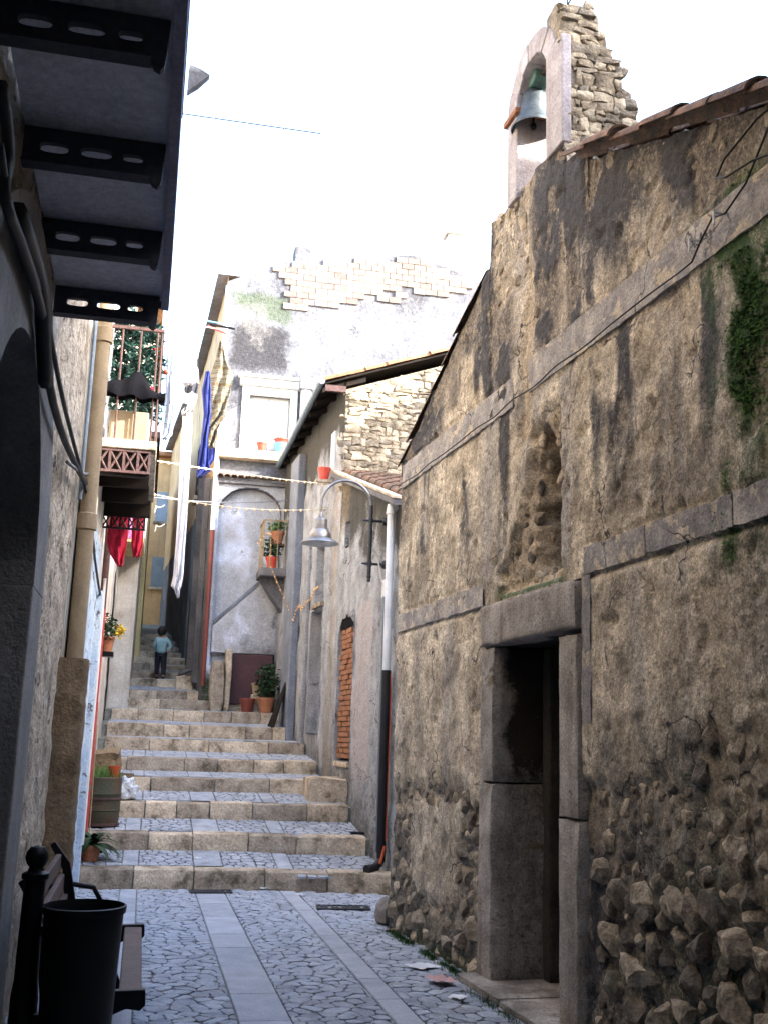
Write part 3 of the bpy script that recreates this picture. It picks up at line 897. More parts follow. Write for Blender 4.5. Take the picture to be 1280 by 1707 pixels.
# loose rubble of the lower wall: stones one by one
variants = [boulder(k) for k in range(10)]
for me in variants: me.materials.append(M['fieldstone'])
shaded = [me.copy() for me in variants]
for me in shaded:
    me.materials.clear(); me.materials.append(M['shadestone'])
def rubble(u, z, r, w, stretch=1.25):
    o = bpy.data.objects.new('stone', rnd.choice(shaded if u > 4 and z < 2 else variants)); COL.objects.link(o); o.parent = church
    o.location = CH.p(u, w, z) - wloc(church)
    a = rnd.uniform(-.5, .5)
    m = Matrix((CH.t, CH.n, V((0, 0, 1)))).transposed().to_4x4()
    o.rotation_euler = (m @ Matrix.Rotation(a, 4, 'Y') @ Matrix.Rotation(rnd.choice((0, math.pi)), 4, 'Z')).to_euler()
    o.scale = (r * stretch * rnd.uniform(.85, 1.15), r * (.75 if z < 1 else .55), r * rnd.uniform(.8, 1.1))
count = 0
def fill(u0, u1, z0, z1, r0, r1, n, cond, wo=-.4, tight=.82):
    """pack stones of falling size, big ones first"""
    global count
    got = []
    for k in range(n):
        r = r0 * (r1 / r0) ** (k / n) * rnd.uniform(.85, 1.1)
        for _ in range(14):
            u, z = rnd.uniform(u0, u1), rnd.uniform(z0, z1)
            if not cond(u, z): continue
            if all(math.hypot((u - a) / 1.2, z - b_) > (r + c_) * tight for a, b_, c_ in got):
                got.append((u, z, r)); break
    for u, z, r in got:
        rubble(u, z, r, ch_depth(u, z) + wo * r * rnd.uniform(.5, 1.4), 1.2); count += 1
fill(.0, 2.26, .02, 1.45, .115, .03, 130, lambda u, z: u < 2.22 and ch_rub(u, z) > .35, -.16)
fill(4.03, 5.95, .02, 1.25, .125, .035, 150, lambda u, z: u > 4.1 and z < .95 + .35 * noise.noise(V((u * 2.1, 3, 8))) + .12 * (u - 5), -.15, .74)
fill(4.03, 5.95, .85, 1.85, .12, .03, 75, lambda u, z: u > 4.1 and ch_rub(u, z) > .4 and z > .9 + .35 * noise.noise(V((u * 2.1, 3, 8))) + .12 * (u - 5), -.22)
fill(2.38, 3.15, 5.10, 5.84, .095, .035, 45, lambda u, z: ch_upper(u, z) > .4, -.35)
fill(2.60, 3.6, 2.78, 3.8, .085, .03, 55, lambda u, z: ch_niche(u, z)[1] > .6, -.35, .75)
fill(4.2, 6.2, 4.5, 5.45, .09, .03, 34, lambda u, z: .02 < ch_top(u) - z < .17, -.45)
fill(0.1, 2.3, 4.3, 5.5, .05, .03, 14, lambda u, z: .01 < ch_top(u) - z < .08, -.5)
# roof edge tiles and roof slab
def tile_mesh():
    m = MB(); n = 8
    for e, (y, r) in enumerate(((0, .095), (.42, .075))):
        for k in range(n + 1):
            a = math.pi * k / n; m.v.append(V((y, r * math.cos(a), r * math.sin(a) * .8)))
        for k in range(n + 1):
            a = math.pi * k / n; m.v.append(V((y, (r - .014) * math.cos(a), (r - .014) * math.sin(a) * .8)))
    w = n + 1
    for k in range(n):
        m.f += [[k, k + 1, 2 * w + k + 1, 2 * w + k], [w + k + 1, w + k, 3 * w + k, 3 * w + k + 1], [k + 1, k, w + k, w + k + 1], [2 * w + k, 2 * w + k + 1, 3 * w + k + 1, 3 * w + k]]
        m.mi += [0] * 4
    me = m.mesh('roof_tile', smooth=40); me.materials.append(M['tile']); return me
TILE = tile_mesh()
def tile_at(parent, p, along, up, me=TILE, s=1.0):
    along = along.normalized(); side = up.cross(along).normalized(); up = along.cross(side)
    o = bpy.data.objects.new('roof_tile', me); COL.objects.link(o); o.parent = parent
    o.location = p - wloc(parent)
    o.rotation_euler = Matrix((along, side, up)).transposed().to_euler(); o.scale = (s, s, s)
for row in range(3):
    for k in range(7):
        u = 6.45 - k * .345
        al = CH.t * -1 + V((0, 0, .40))
        tile_at(church, CH.p(u + rnd.uniform(-.02, .02), .07 - row * .19 + rnd.uniform(-.02, .02), 5.46 - (u - 4.12) * .40 + .03 + .012 * (k % 2)), al, V((0, 0, 1)), s=rnd.uniform(.95, 1.1))
    for k in range(7):
        u = -.12 + k * .335
        if u > 2.0: continue
        al = CH.t + V((0, 0, .46))
        tile_at(church, CH.p(u, -.06 - row * .19 + rnd.uniform(-.015, .015), 4.43 + u * .46 + .0 + .01 * (k % 2)), al, V((0, 0, 1)), s=.95)
b = MB()
for (ua, za, ub, zb_) in ((-.2, 4.36, 2.36, 5.50), (4.12, 5.42, 6.6, 4.43)):
    b.hexa([CH.p(ua, -.42, za), CH.p(ua, -7.6, za), CH.p(ub, -7.6, zb_), CH.p(ub, -.42, zb_), CH.p(ua, -.42, za + .07), CH.p(ua, -7.6, za + .07), CH.p(ub, -7.6, zb_ + .07), CH.p(ub, -.42, zb_ + .07)])
b.hexa([CH.p(2.36, -.56, 5.40), CH.p(2.36, -7.6, 5.4), CH.p(4.12, -7.6, 5.4), CH.p(4.12, -.56, 5.4), CH.p(2.36, -.56, 5.5), CH.p(2.36, -7.6, 5.5), CH.p(4.12, -7.6, 5.47), CH.p(4.12, -.56, 5.47)])
b.build('roof_slab', M['tile'], church)

# bell gable: dressed front frame, ruined rubble behind
UL, UR, UC, ZS = 2.74, 3.77, 3.20, 6.50
def gable(name, poly, w0, w1, m, bev=.01):
    MB().prism([CH.p(u, w0, z) for u, z in poly], CH.n * (w1 - w0)).build(name, M[m], church, bevel=bev)
gable('gable_pillar', [(UL, 5.80), (UL + .19, 5.80), (UL + .19, ZS), (UL, ZS)], .015, -.30, 'lilac')
gable('gable_pillar', [(3.49, 5.80), (UR, 5.80), (UR, 6.66), (3.49, 6.66)], .02, -.055, 'lilac')
gable('capital', [(UL - .03, ZS), (UL + .23, ZS), (UL + .23, ZS + .05), (UL - .03, ZS + .05)], .04, -.31, 'redbrick', .006)
def arch_pts(c, zs_, r, a0, a1, n):
    return [(c + r * math.cos(a0 + (a1 - a0) * k / n), zs_ + r * math.sin(a0 + (a1 - a0) * k / n)) for k in range(n + 1)]
z0 = ZS + .05
inn = arch_pts(UC, z0, .275, math.pi, .35, 12)
out = arch_pts(UC, z0, .455, math.pi, .30, 12)
for k in range(0, 12, 2):                      # voussoirs
    poly = [inn[k], inn[k + 1], inn[k + 2], out[k + 2], out[k + 1], out[k]]
    gable('arch_stone', poly, .012 + rnd.uniform(-.006, .006), -.30, 'lilac', .008)
gable('gable_cap', [(3.46, 6.67), (UR - .02, 6.67), (UR - .05, 6.90), (3.62, 7.02), (3.45, 6.99)], .0, -.30, 'palestone', .02)
# rubble core behind the right pillar, stepping back like a ruin
core = [(-.056, 5.6), (-.52, 5.6), (-.54, 6.30), (-.47, 6.33), (-.46, 6.52), (-.36, 6.56), (-.34, 6.74), (-.25, 6.78), (-.22, 6.93), (-.056, 6.93)]
mb = MB(); mb.prism([CH.p(3.50, w, z) for w, z in core], CH.t * .24)
mb.build('gable_core', M['pale_mortar'], church)
def inside(w, z):
    lim = -.54 if z < 6.3 else -.46 if z < 6.52 else -.35 if z < 6.75 else -.23
    return lim - .01 < w < -.05 and z < 6.93
for p in coursed(-.56, -.02, 5.52, 6.96, .072, .115, 77):
    cx = sum(q[0] for q in p) / len(p); cz = sum(q[1] for q in p) / len(p)
    if not inside(cx, cz): continue
    m_ = MB(); c = cell_stone(m_, p, lambda a, b, h: CH.p(3.748 + h, a, b), .001, .016, .03, rnd, .4, .10)
    piece('stone', m_, M['palestone'], church, c, smooth=50)
# iron cross on top
c0 = CH.p(3.30, -.25, 6.98)
MB().tube([c0, c0 + V((0, 0, .42))], .008, 6).tube([c0 + V((0, -.07, .30)), c0 + V((0, .07, .30))], .007, 6).build('iron_cross', M['iron'], church)

# bell
BU, BZ = CH.at(889, 216, -.12); BW = -.12; print('BELL', BU, BZ)
bc = CH.p(BU, BW, BZ)
bell = thing('church_bell', 'small weathered bronze bell hanging in the arch of the bell gable', 'bell', bc)
prof = [(.178, .0), (.182, .012), (.165, .035), (.135, .09), (.115, .16), (.105, .24), (.098, .29), (.075, .325), (.02, .34), (.0, .34)]
prof_in = [(.0, .31), (.06, .305), (.085, .26), (.10, .15), (.12, .08), (.16, .012), (.178, .0)]
MB().lathe(bc, prof_in + prof, 28, False).build('bell_body', M['bronze'], bell, smooth=60)
MB().tube([bc + V((0, 0, .28)), bc + V((0, 0, .06))], .009, 8).lathe(bc + V((0, 0, .0)), [(.0, .0), (.02, .01), (.026, .035), (.015, .06), (0, .07)], 12, False).build('clapper', M['iron'], bell, smooth=50)
h = MB()
h.prism([CH.p(BU + du, BW + .065, BZ + dz) for du, dz in [(-.17, .35), (-.13, .32), (.14, .32), (.18, .35), (.16, .48), (.08, .58), (-.08, .58), (-.15, .48)]], CH.n * -.13)
h.build('headstock', M['verdigris'], bell, bevel=.012)
MB().tube([CH.p(2.90, BW, BZ + .38), CH.p(3.52, BW, BZ + .38)], .014, 8).tube([bc + V((-.0, .03, .33)), bc + V((0, .03, .40))], .012, 6).tube([bc + V((0, -.03, .33)), bc + V((0, -.03, .40))], .012, 6).build('axle', M['rust'], bell)

# ================================================================== LEFT: HOUSE WITH THE ARCH AND THE NEAR BALCONY
LF = Fr((-.65, 0), (0, 1))
house_a = thing('stone_house', 'dark house at near left with arched doorway and overhanging balcony', 'house', (-2.5, 3, 0))
AC, AW, AS, AR = 4.85, 1.05, 2.40, .96          # arch: centre, half width, spring, rise
def in_arch(u, z, g=0.0):
    if abs(u - AC) > AW + g or z < 0: return False
    return z < AS or ((u - AC) / (AW + g)) ** 2 + ((z - AS) / (AR + g)) ** 2 < 1
def la_depth(u, z):
    p = V((u, z, 7))
    d = .022 * fbm(p * 3, 4) + .012 * fbm(V((u * 16, z * 7, 3)), 3)
    q = noise.noise(V((u * 7, z * 4, 12)))
    if q > .2: d -= .05 * (q - .2)
    return d - (.02 if u < 6.7 else 0)
wall('wall', LF, lines(3.0, 8.5, .04), lines(-.05, 5.2, .05), M['leftplaster'], house_a, hole=lambda u, z: in_arch(u, z, .18), depth=la_depth)
b = MB()
b.box((-7, -6, -.05), (-.66, 3.0, 9.5)); b.box((-7, 3.0, 5.2), (-.66, 8.45, 9.5)); b.box((-7, 3.0, -.05), (-1.5, 8.45, 5.2))
b.box((-1.5, 8.3, -.05), (-.68, 8.5, 5.2)); b.box((-7.4, -6.3, 9.5), (-.3, 8.6, 9.7))
b.build('wall_body', M['leftplaster'], house_a)
# arch surround of flat grey stone, jambs and ring
ring_i, ring_o = [], []
for k in range(25):
    a = math.pi * k / 24
    ring_i.append((AC + AW * math.cos(a), AS + AR * math.sin(a))); ring_o.append((AC + (AW + .55) * math.cos(a), AS + (AR + .55) * math.sin(a)))
m_ = MB()
for k in range(24):
    P = [ring_i[k], ring_o[k], ring_o[k + 1], ring_i[k + 1]]
    m_.prism([LF.p(u, .035, z) for u, z in P], V((-.55, 0, 0)))
m_.build('arch_ring', M['surround'], house_a)
for s in (-1, 1):
    u0, u1 = sorted((AC + s * AW, AC + s * (AW + .55)))
    MB().fbox(LF, u0, u1, -.5, .035, -.02, AS).build('arch_jamb', M['surround'], house_a, bevel=.01)
MB().fbox(LF, AC - AW - .1, AC + AW + .1, -.75, -.52, 0, AS + AR + .1).build('arch_door', M['dark'], house_a)
# near balcony on pierced iron brackets
ZB = 3.95
ys = [5.94 - .833 * k for k in range(8)]
balc = MB().box((-.66, -.4, 4.11), (-.075, 6.02, 4.20)).build('balcony', M['soffit'], house_a)
MB().box((-.074, -.4, 4.06), (-.03, 6.03, 4.36)).build('fascia', M['fascia'], balc)
MB().box((-.66, 6.022, 4.07), (-.075, 6.045, 4.30)).build('fascia', M['balcony'], balc)
def bracket(y):
    m = MB()
    x0, x1, z0, z1 = -.66, -.09, ZB, 4.105
    t = .03
    slots = [(-.535, .058, .024), (-.365, .064, .022), (-.215, .042, .018)]
    cuts = [x0, -.45, -.285, -.15]
    zc = (z0 + z1) / 2 - .008
    for (cx, a, hh), xa, xb in zip(slots, cuts, cuts[1:]):
        inner, outer = [], []
        angs = sorted([2 * math.pi * k / 20 for k in range(20)] + [math.atan2(zz - zc, xx - cx) % (2 * math.pi) for xx in (xa, xb) for zz in (z0, z1)])
        for t_ in angs:
            c, s = math.cos(t_), math.sin(t_)
            inner.append((cx + a * math.copysign(abs(c) ** .6, c), zc + hh * math.copysign(abs(s) ** .6, s)))
            k = min(((xb - cx) / c if c > 1e-6 else (xa - cx) / c if c < -1e-6 else 9e9), ((z1 - zc) / s if s > 1e-6 else (z0 - zc) / s if s < -1e-6 else 9e9))
            outer.append((cx + c * k, zc + s * k))
        n = len(angs)
        for i in range(n):
            j = (i + 1) % n
            for yy in (y, y + t):
                m.add([(inner[i][0], yy, inner[i][1]), (outer[i][0], yy, outer[i][1]), (outer[j][0], yy, outer[j][1]), (inner[j][0], yy, inner[j][1])], [(0, 1, 2, 3)])
            m.add([(inner[i][0], y, inner[i][1]), (inner[j][0], y, inner[j][1]), (inner[j][0], y + t, inner[j][1]), (inner[i][0], y + t, inner[i][1])], [(0, 1, 2, 3)])
    # plain outer end with a rounded nose and a little drop
    nose = [(-.15, z0), (-.128, z0 - .035), (-.108, z0 - .045), (-.095, z0 - .03), (-.09, z0 + .02), (-.085, z1), (-.15, z1)]
    m.prism([(x, y, z) for x, z in nose], (0, t, 0))
    m.box((x0, y - .02, z0 - .012), (-.14, y + t + .02, z0 + .001))      # lower flange
    return m.build('bracket', M['balcony'], balc)
for y in ys: bracket(y)
# railing along the balcony edge, seen from below only as its foot
for k in range(40):
    MB().tube([(-.055, 5.95 - k * .155, 4.36), (-.055, 5.95 - k * .155, 5.30)], .009, 5).build('baluster', M['rust'], balc)
MB().box((-.075, -.3, 5.30), (-.035, 6.03, 5.335)).build('handrail', M['rust'], balc)
# cloth corner poking over the balcony edge
P = [aty(316, 106, 6.0), aty(350, 124, 6.0), aty(312, 152, 6.0)]
m_ = MB().prism([P[0], P[0] * .45 + P[1] * .55 + V((0, 0, .01)), P[1], P[1] * .5 + P[2] * .5 + V((0, .02, 0)), P[2]], (0, .05, 0))
base_top(m_, 'folded_cloth', M['bluegrey'], 'blue-grey cloth corner sticking out over the near balcony edge', 'cloth')

# drainpipe, its mortar sleeve, cables on the wall
px_, py_ = -.545, 8.62
dp = MB().tube([(px_, py_, 2.15), (px_, py_, 3.28), (px_, py_, 9.3)], .064, 14).build('drainpipe', M['tanpipe'], house_a, smooth=40)
for z in (3.2, 4.75, 6.6):
    MB().lathe((px_, py_, z), [(.065, 0), (.078, .01), (.078, .13), (.065, .14)], 14, False).build('pipe_collar', M['tanpipe'], dp, smooth=40)
def sleeve(u, z):
    return .02 * fbm(V((u * 5, z * 5, 90)), 3)
m_ = MB(); prev = None
for k in range(46):
    z0_ = 2.2 * k / 45
    e = [.022 * noise.noise(V((q * 3, z0_ * 5, 1))) + .01 * noise.noise(V((q * 3, z0_ * 17, 4))) for q in range(4)]
    b_i = len(m_.v)
    m_.v += [V((-.68, 8.48 + e[0], z0_)), V((-.47 + e[1], 8.49 + e[0], z0_)), V((-.44 + e[1], 8.54, z0_)), V((-.44 + e[2], 8.75, z0_)), V((-.47 + e[2], 8.79 + e[3], z0_)), V((-.68, 8.8 + e[3], z0_))]
    if k:
        for q in range(5): m_.f.append([b_i - 6 + q, b_i - 5 + q, b_i + 1 + q, b_i + q]); m_.mi.append(0)
m_.f.append([b_i + q for q in range(6)]); m_.mi.append(0)
m_.build('mortar_sleeve', M['brownmortar'], house_a, smooth=60)
MB().tube([(-.60, 8.40, 3.4), (-.60, 8.40, 9.2)], .016, 8).build('thin_pipe', M['greypipe'], house_a)
def cable(name, pts, r, m, label, x=-.57, n=6, group=None, sub=3):
    P = [atx(px, py, x) if len(q) == 2 else None for q in pts for (px, py) in [q[:2]]]
    P = [V(p) for p in P]
    Q = []
    for i in range(len(P) - 1):
        a, b2 = P[max(i - 1, 0)], P[min(i + 2, len(P) - 1)]
        for k in range(sub):
            t = k / sub
            p0, p1, p2, p3 = a, P[i], P[i + 1], b2
            Q.append(.5 * ((2 * p1) + (p2 - p0) * t + (2 * p0 - 5 * p1 + 4 * p2 - p3) * t * t + (3 * p1 - p0 - 3 * p2 + p3) * t ** 3))
    Q.append(P[-1])
    mb = MB().tube(Q, r, n)
    return base_top(mb, name, m, label, 'cable', smooth=True, group=group)
cable('cable', [(2, 140), (14, 250), (8, 330), (44, 430), (74, 545), (82, 640), (108, 735), (142, 806)], .022, M['cable'], 'thick black cable running down the left wall to the drainpipe')
cable('cable', [(0, 240), (20, 360), (62, 470), (84, 560), (108, 680), (148, 840), (158, 930), (168, 1000)], .013, M['cable'], 'thinner black cable sagging beside the drainpipe on the left')
cable('cable', [(30, 350), (66, 470), (72, 560), (76, 640)], .035, M['cable'], 'bundle of black cables hanging above the arch jamb')
cable('cable', [(112, 770), (140, 790), (156, 786)], .012, M['cable_grey'], 'short pale cable crossing the drainpipe joint')

# ================================================================== LEFT: HOUSE WITH PEELING BLUE WALL AND SECOND BALCONY
L2 = Fr((-.60, 0), (0, 1))
house_b = thing('blue_wall_house', 'house with peeling pale blue wall and plant balcony on the left', 'house', (-2.5, 10.5, 0))
def lb_depth(u, z):
    p = V((u, z, 17)); return .012 * fbm(p * 3, 4) + .006 * noise.noise(p * 20) - .012 * sstep(.1, .16, fbm(V((u * 4, z * 1.8, 8)), 4))
wall('wall', L2, lines(8.8, 12.45, .05), lines(-.05, 3.7, .05), M['bluepaint'], house_b, depth=lb_depth)
wall('upper_wall', L2, lines(8.8, 12.45, .06), lines(3.7, 9.0, .06), M['whiteplaster'], house_b, depth=lb_depth)
MB().box((-7, 8.52, -.05), (-.64, 12.44, 9.0)).build('wall_body', M['whiteplaster'], house_b)
MB().box((-7.2, 8.52, 9.0), (-.35, 12.6, 9.15)).build('eaves', M['tile'], house_b)
MB().fbox(L2, 12.28, 12.47, -.1, .06, 0, 3.2).build('door_post', M['bluepaint'], house_b, bevel=.01)
slabb = MB().box((-.62, 9.98, 4.25), (-.065, 12.35, 4.335)).build('balcony', M['limestone'], house_b, bevel=.012)
def xlattice(name, y, x0, x1, z0, z1, n, r, parent, m, backing=None):
    mb = MB()
    mb.box((x0, y, z1 - r * 2), (x1, y + .03, z1)); mb.box((x0, y, z0), (x1, y + .03, z0 + r * 2))
    w = (x1 - x0) / n
    for k in range(n):
        a, b_ = x0 + k * w, x0 + (k + 1) * w
        mb.box((a, y + .002, z0), (a + r * 2, y + .028, z1))
        mb.tube([(a, y + .015, z0), (b_, y + .015, z1)], r, 6); mb.tube([(a, y + .015, z1), (b_, y + .015, z0)], r, 6)
    mb.box((x1 - r * 2, y + .002, z0), (x1, y + .028, z1))
    mb.build(name, m, parent)
xlattice('bracket', 10.0, -.62, -.11, 4.02, 4.245, 4, .012, slabb, M['rust'])
MB().box((-.62, 10.032, 4.0), (-.11, 10.12, 4.245)).build('bracket_beam', M['dark'], slabb)
xlattice('bracket', 12.25, -.62, -.14, 3.90, 4.06, 5, .010, slabb, M['iron'])
MB().box((-.62, 12.24, 4.06), (-.10, 12.34, 4.245)).build('bracket_beam', M['dark'], slabb)
for y in (10.75, 11.5):
    MB().box((-.62, y, 4.05), (-.12, y + .05, 4.245)).build('bracket_beam', M['dark'], slabb)
for x in (-.60, -.455, -.285, -.13):
    MB().tube([(x, 10.0, 4.33), (x, 10.0, 5.42)], .011, 6).build('baluster', M['rust'], slabb)
for k in range(16):
    MB().tube([(-.09, 10.0 + k * .153, 4.33), (-.09, 10.0 + k * .153, 5.42)], .009, 6).build('baluster', M['rust'], slabb)
MB().box((-.62, 9.985, 5.42), (-.07, 10.015, 5.45)).box((-.105, 10.015, 5.42), (-.075, 12.33, 5.45)).build('handrail', M['rust'], slabb)
MB().fbox(L2, 10.5, 11.4, -.02, .03, 4.36, 6.4).build('balcony_door', M['whitepaint'], house_b, bevel=.01)

# things on the second balcony
def leafball(mb, c, rad, n, size, rn, droop=0):
    for _ in range(n):
        d = V((rn.gauss(0, 1), rn.gauss(0, 1), rn.gauss(0, 1))); d.normalize()
        r = rn.random() ** .45
        p = V(c) + V((d.x * rad[0] * r, d.y * rad[1] * r, d.z * rad[2] * r))
        a = V((rn.gauss(0, 1), rn.gauss(0, 1), rn.gauss(0, .6) - droop)).normalized(); bb = a.cross(V((rn.gauss(0, 1), rn.gauss(0, 1), rn.gauss(0, 1)))).normalized()
        s = size * rn.uniform(.6, 1.3)
        mb.add([p, p + a * s * .5 + bb * s * .28, p + a * s, p + a * s * .5 - bb * s * .28], [(0, 1, 2, 3)])
rn = random.Random(11)
tr = thing('christmas_tree', 'decorated artificial fir tree on the second balcony', 'tree', (-.36, 10.75, 4.34))
tp = V((-.36, 10.75, 4.34))
MB().tube([tp + V((0, 0, .15)), tp + V((0, 0, 1.45))], [.018, .008], 6).build('trunk', M['rust'], tr)
m_ = MB()
for k in range(210):                              # branches with needle tufts
    h_ = .42 + 1.05 * rn.random(); L_ = (.46 - .12 * (h_ - .4)) * rn.uniform(.6, 1.05); a = rn.uniform(0, 6.28)
    d = V((math.cos(a), math.sin(a), rn.uniform(-.25, .25))).normalized()
    p0 = tp + V((0, 0, h_))
    d.x *= .85
    for q in range(26):
        t = rn.uniform(.15, 1)
        p = p0 + d * L_ * t
        v = (d * .6 + V((rn.gauss(0, .6), rn.gauss(0, .6), rn.gauss(0, .5)))).normalized()
        w = v.cross(V((rn.gauss(0, 1), rn.gauss(0, 1), rn.gauss(0, 1)))).normalized() * .014
        m_.add([p - w, p + w, p + v * .075], [(0, 1, 2)])
m_.build('crown', M['fir'], tr, fix=False)
for k in range(14):
    a = rn.uniform(0, 6.28); h_ = rn.uniform(.5, 1.35)
    p = tp + V((math.cos(a) * .33, math.sin(a) * .36, h_))
    MB().lathe(p, [(0, -.03), (.022, -.02), (.03, 0), (.022, .02), (0, .03)], 8, False).build('bauble', M[rn.choice(['redpot', 'redcloth', 'whitepaint', 'bluepot', 'bulb'])], tr, smooth=True)
MB().lathe(tp, [(.11, 0), (.13, .2), (.14, .2), (.12, .18), (.0, .17)], 12, True).build('pot', M['whitepaint'], tr, smooth=40)
# dark awning cloth folded over the railing, boxes behind it
m_ = MB(); n = 18
prof_ = []
for i in range(n + 1):
    t = i / n; x = -.60 + .58 * t
    zt = 4.90 + .10 * math.sin(t * 5.2) * t - .03 * (1 - t) + (.10 if .38 < t < .75 else 0) * math.sin((t - .38) / .37 * math.pi)
    zb_ = 4.76 + .015 * math.sin(t * 17) - .03 * t
    prof_.append((x, zt, zb_))
for y0 in (9.93, 10.08):
    pass
b0 = []
for (x, zt, zb_) in prof_:
    for (yy, zz) in ((9.95, zb_), (9.94, (zt + zb_) / 2), (9.97, zt), (10.05, zt + .01), (10.10, (zt + zb_) / 2), (10.09, zb_)):
        b0.append(V((x, yy + .012 * math.sin(x * 40 + zz * 9), zz)))
fs = []
for i in range(n):
    for j in range(5): fs.append((i * 6 + j, (i + 1) * 6 + j, (i + 1) * 6 + j + 1, i * 6 + j + 1))
m_.add(b0, fs)
base_top(m_, 'dark_cloth', M['blackcloth'], 'dark cloth draped over the railing of the plant balcony', 'cloth', smooth=True)
m_ = MB().box((-.52, 10.15, 4.34), (-.16, 10.42, 4.66))
base_top(m_, 'crate', M['tanpipe'], 'pale brown crate behind the railing of the plant balcony', 'crate', bevel=.012)

# ================================================================== LEFT: HOUSES FURTHER UP
L3_ = Fr((-.64, 0), (0, 1))
house_c = thing('brown_door_house', 'house with varnished wooden door and red pipes on the left', 'house', (-2.5, 14, 0))
def lc_depth(u, z): return .012 * fbm(V((u * 3, z * 3, 27)), 4)
wall('wall', L3_, lines(12.47, 17.0, .07, (12.6, 13.0)), lines(-.05, 9.3, .07, (2.7,)), M['whiteplaster'], house_c, hole=lambda u, z: 12.6 < u < 13.0 and z < 2.7, depth=lc_depth)
MB().box((-7, 12.46, -.05), (-.84, 17.0, 9.3)).build('wall_body', M['whiteplaster'], house_c)
MB().box((-7.2, 12.62, 9.3), (-.4, 17.2, 9.45)).build('eaves', M['tile'], house_c)
d_ = MB().fbox(L3_, 12.6, 13.0, -.10, -.03, .2, 2.7).build('door', M['orangewood'], house_c, bevel=.01)
MB().tube([(-.58, 13.3, .6), (-.58, 13.3, 2.62), (-.58, 13.3, 3.1)], .05, 10).build('red_pipe', M['redpaint'], house_c, smooth=40)
MB().tube([(-.56, 13.15, .55), (-.56, 13.15, 2.0)], .04, 10).build('red_pipe', M['redpaint'], house_c, smooth=40)
MB().tube([(-.575, 13.3, 3.1), (-.575, 13.3, 5.2)], .042, 10).build('rusty_pipe', M['rust'], house_c, smooth=40)
MB().tube([(-.55, 12.75, .45), (-.55, 12.76, 1.4), (-.545, 12.72, 2.2), (-.55, 12.75, 3.4)], .016, 8).build('white_pipe', M['whitepipe'], house_c, smooth=40)
MB().fbox(L3_, 14.2, 14.9, .0, .02, 3.3, 4.6).build('window_shutter', M['greypipe'], house_c, bevel=.01)

house_d = thing('white_house', 'white plastered house with arched doorway and small balcony up the left side', 'house', (-2.5, 19, 1.5))
wall('side_wall', Fr((-.66, 0), (0, 1)), lines(17.0, 21.0, .08, (19.0, 19.9)), lines(1.2, 9.5, .08, (4.0,)), M['whiteplaster'], house_d,
     hole=lambda u, z: 19.0 < u < 19.9 and z < 4.0 + .45 * math.sqrt(max(0, 1 - ((u - 19.45) / .45) ** 2)), depth=lc_depth)
MB().fbox(Fr((-.66, 0), (0, 1)), 18.9, 20.0, -.35, -.2, 1.5, 4.7).build('door', M['tanpipe'], house_d)
wall('front_wall', Fr((-1.6, 21.0), (1, 0)), lines(0, 1.30, .07), lines(1.5, 9.5, .08), M['whiteplaster'], house_d, depth=lambda u, z: .012 * fbm(V((u * 4, z * 3, 41)), 4))
MB().box((-7, 17.0, 0), (-.9, 21, 9.5)).box((-7, 21.04, 0), (-.31, 25.5, 9.5)).build('wall_body', M['whiteplaster'], house_d)
bl = MB().box((-.66, 19.3, 4.98), (-.22, 20.98, 5.06)).build('balcony', M['yellow'], house_d)
MB().box((-.26, 19.3, 5.062), (-.21, 20.98, 5.9)).box((-.66, 19.30, 5.062), (-.262, 19.34, 5.9)).build('parapet', M['whitepaint'], bl)
MB().box((-7.2, 16.9, 9.5), (-.2, 25.7, 9.7)).build('eaves', M['tile_orange'], house_d)

house_e = thing('yellow_house', 'narrow yellow house closing the left side of the far alley', 'house', (-2.5, 30, 3))
wall('front_wall', Fr((-2.2, 27.0), (1, 0)), lines(0, 1.98, .12), lines(2.8, 9.0, .1), M['yellow'], house_e, depth=lambda u, z: .015 * fbm(V((u * 3, z * 3, 44)), 4))
MB().box((-7, 27.04, 2), (-.24, 33.9, 9.0)).build('wall_body', M['yellow'], house_e)
MB().box((-7.1, 26.9, 9.0), (-.1, 34, 9.15)).build('eaves', M['tile'], house_e)

house_f = thing('ochre_house', 'warm ochre house across the far end of the alley', 'house', (0, 36, 4))
wall('front_wall', Fr((-3.0, 36.0), (1, 0)), lines(0, 6, .15), lines(3.8, 10.8, .15), M['ochre'], house_f, depth=lambda u, z: .02 * fbm(V((u * 2, z * 2, 45)), 4))
MB().box((-3, 36.04, 3), (3, 44, 10.8)).build('wall_body', M['ochre'], house_f)
for (x, z) in ((-.1, 6.4), (-.1, 8.6), (.6, 7.6)):
    w_ = MB().box((x, 35.93, z), (x + .55, 35.99, z + 1.0)).build('window', M['greypipe'], house_f)
    MB().box((x - .06, 35.9, z - .08), (x + .61, 35.985, z - .002)).build('sill', M['limestone'], w_)
MB().box((-3.2, 35.7, 10.8), (3.2, 44.2, 10.95)).build('eaves', M['tile_orange'], house_f)

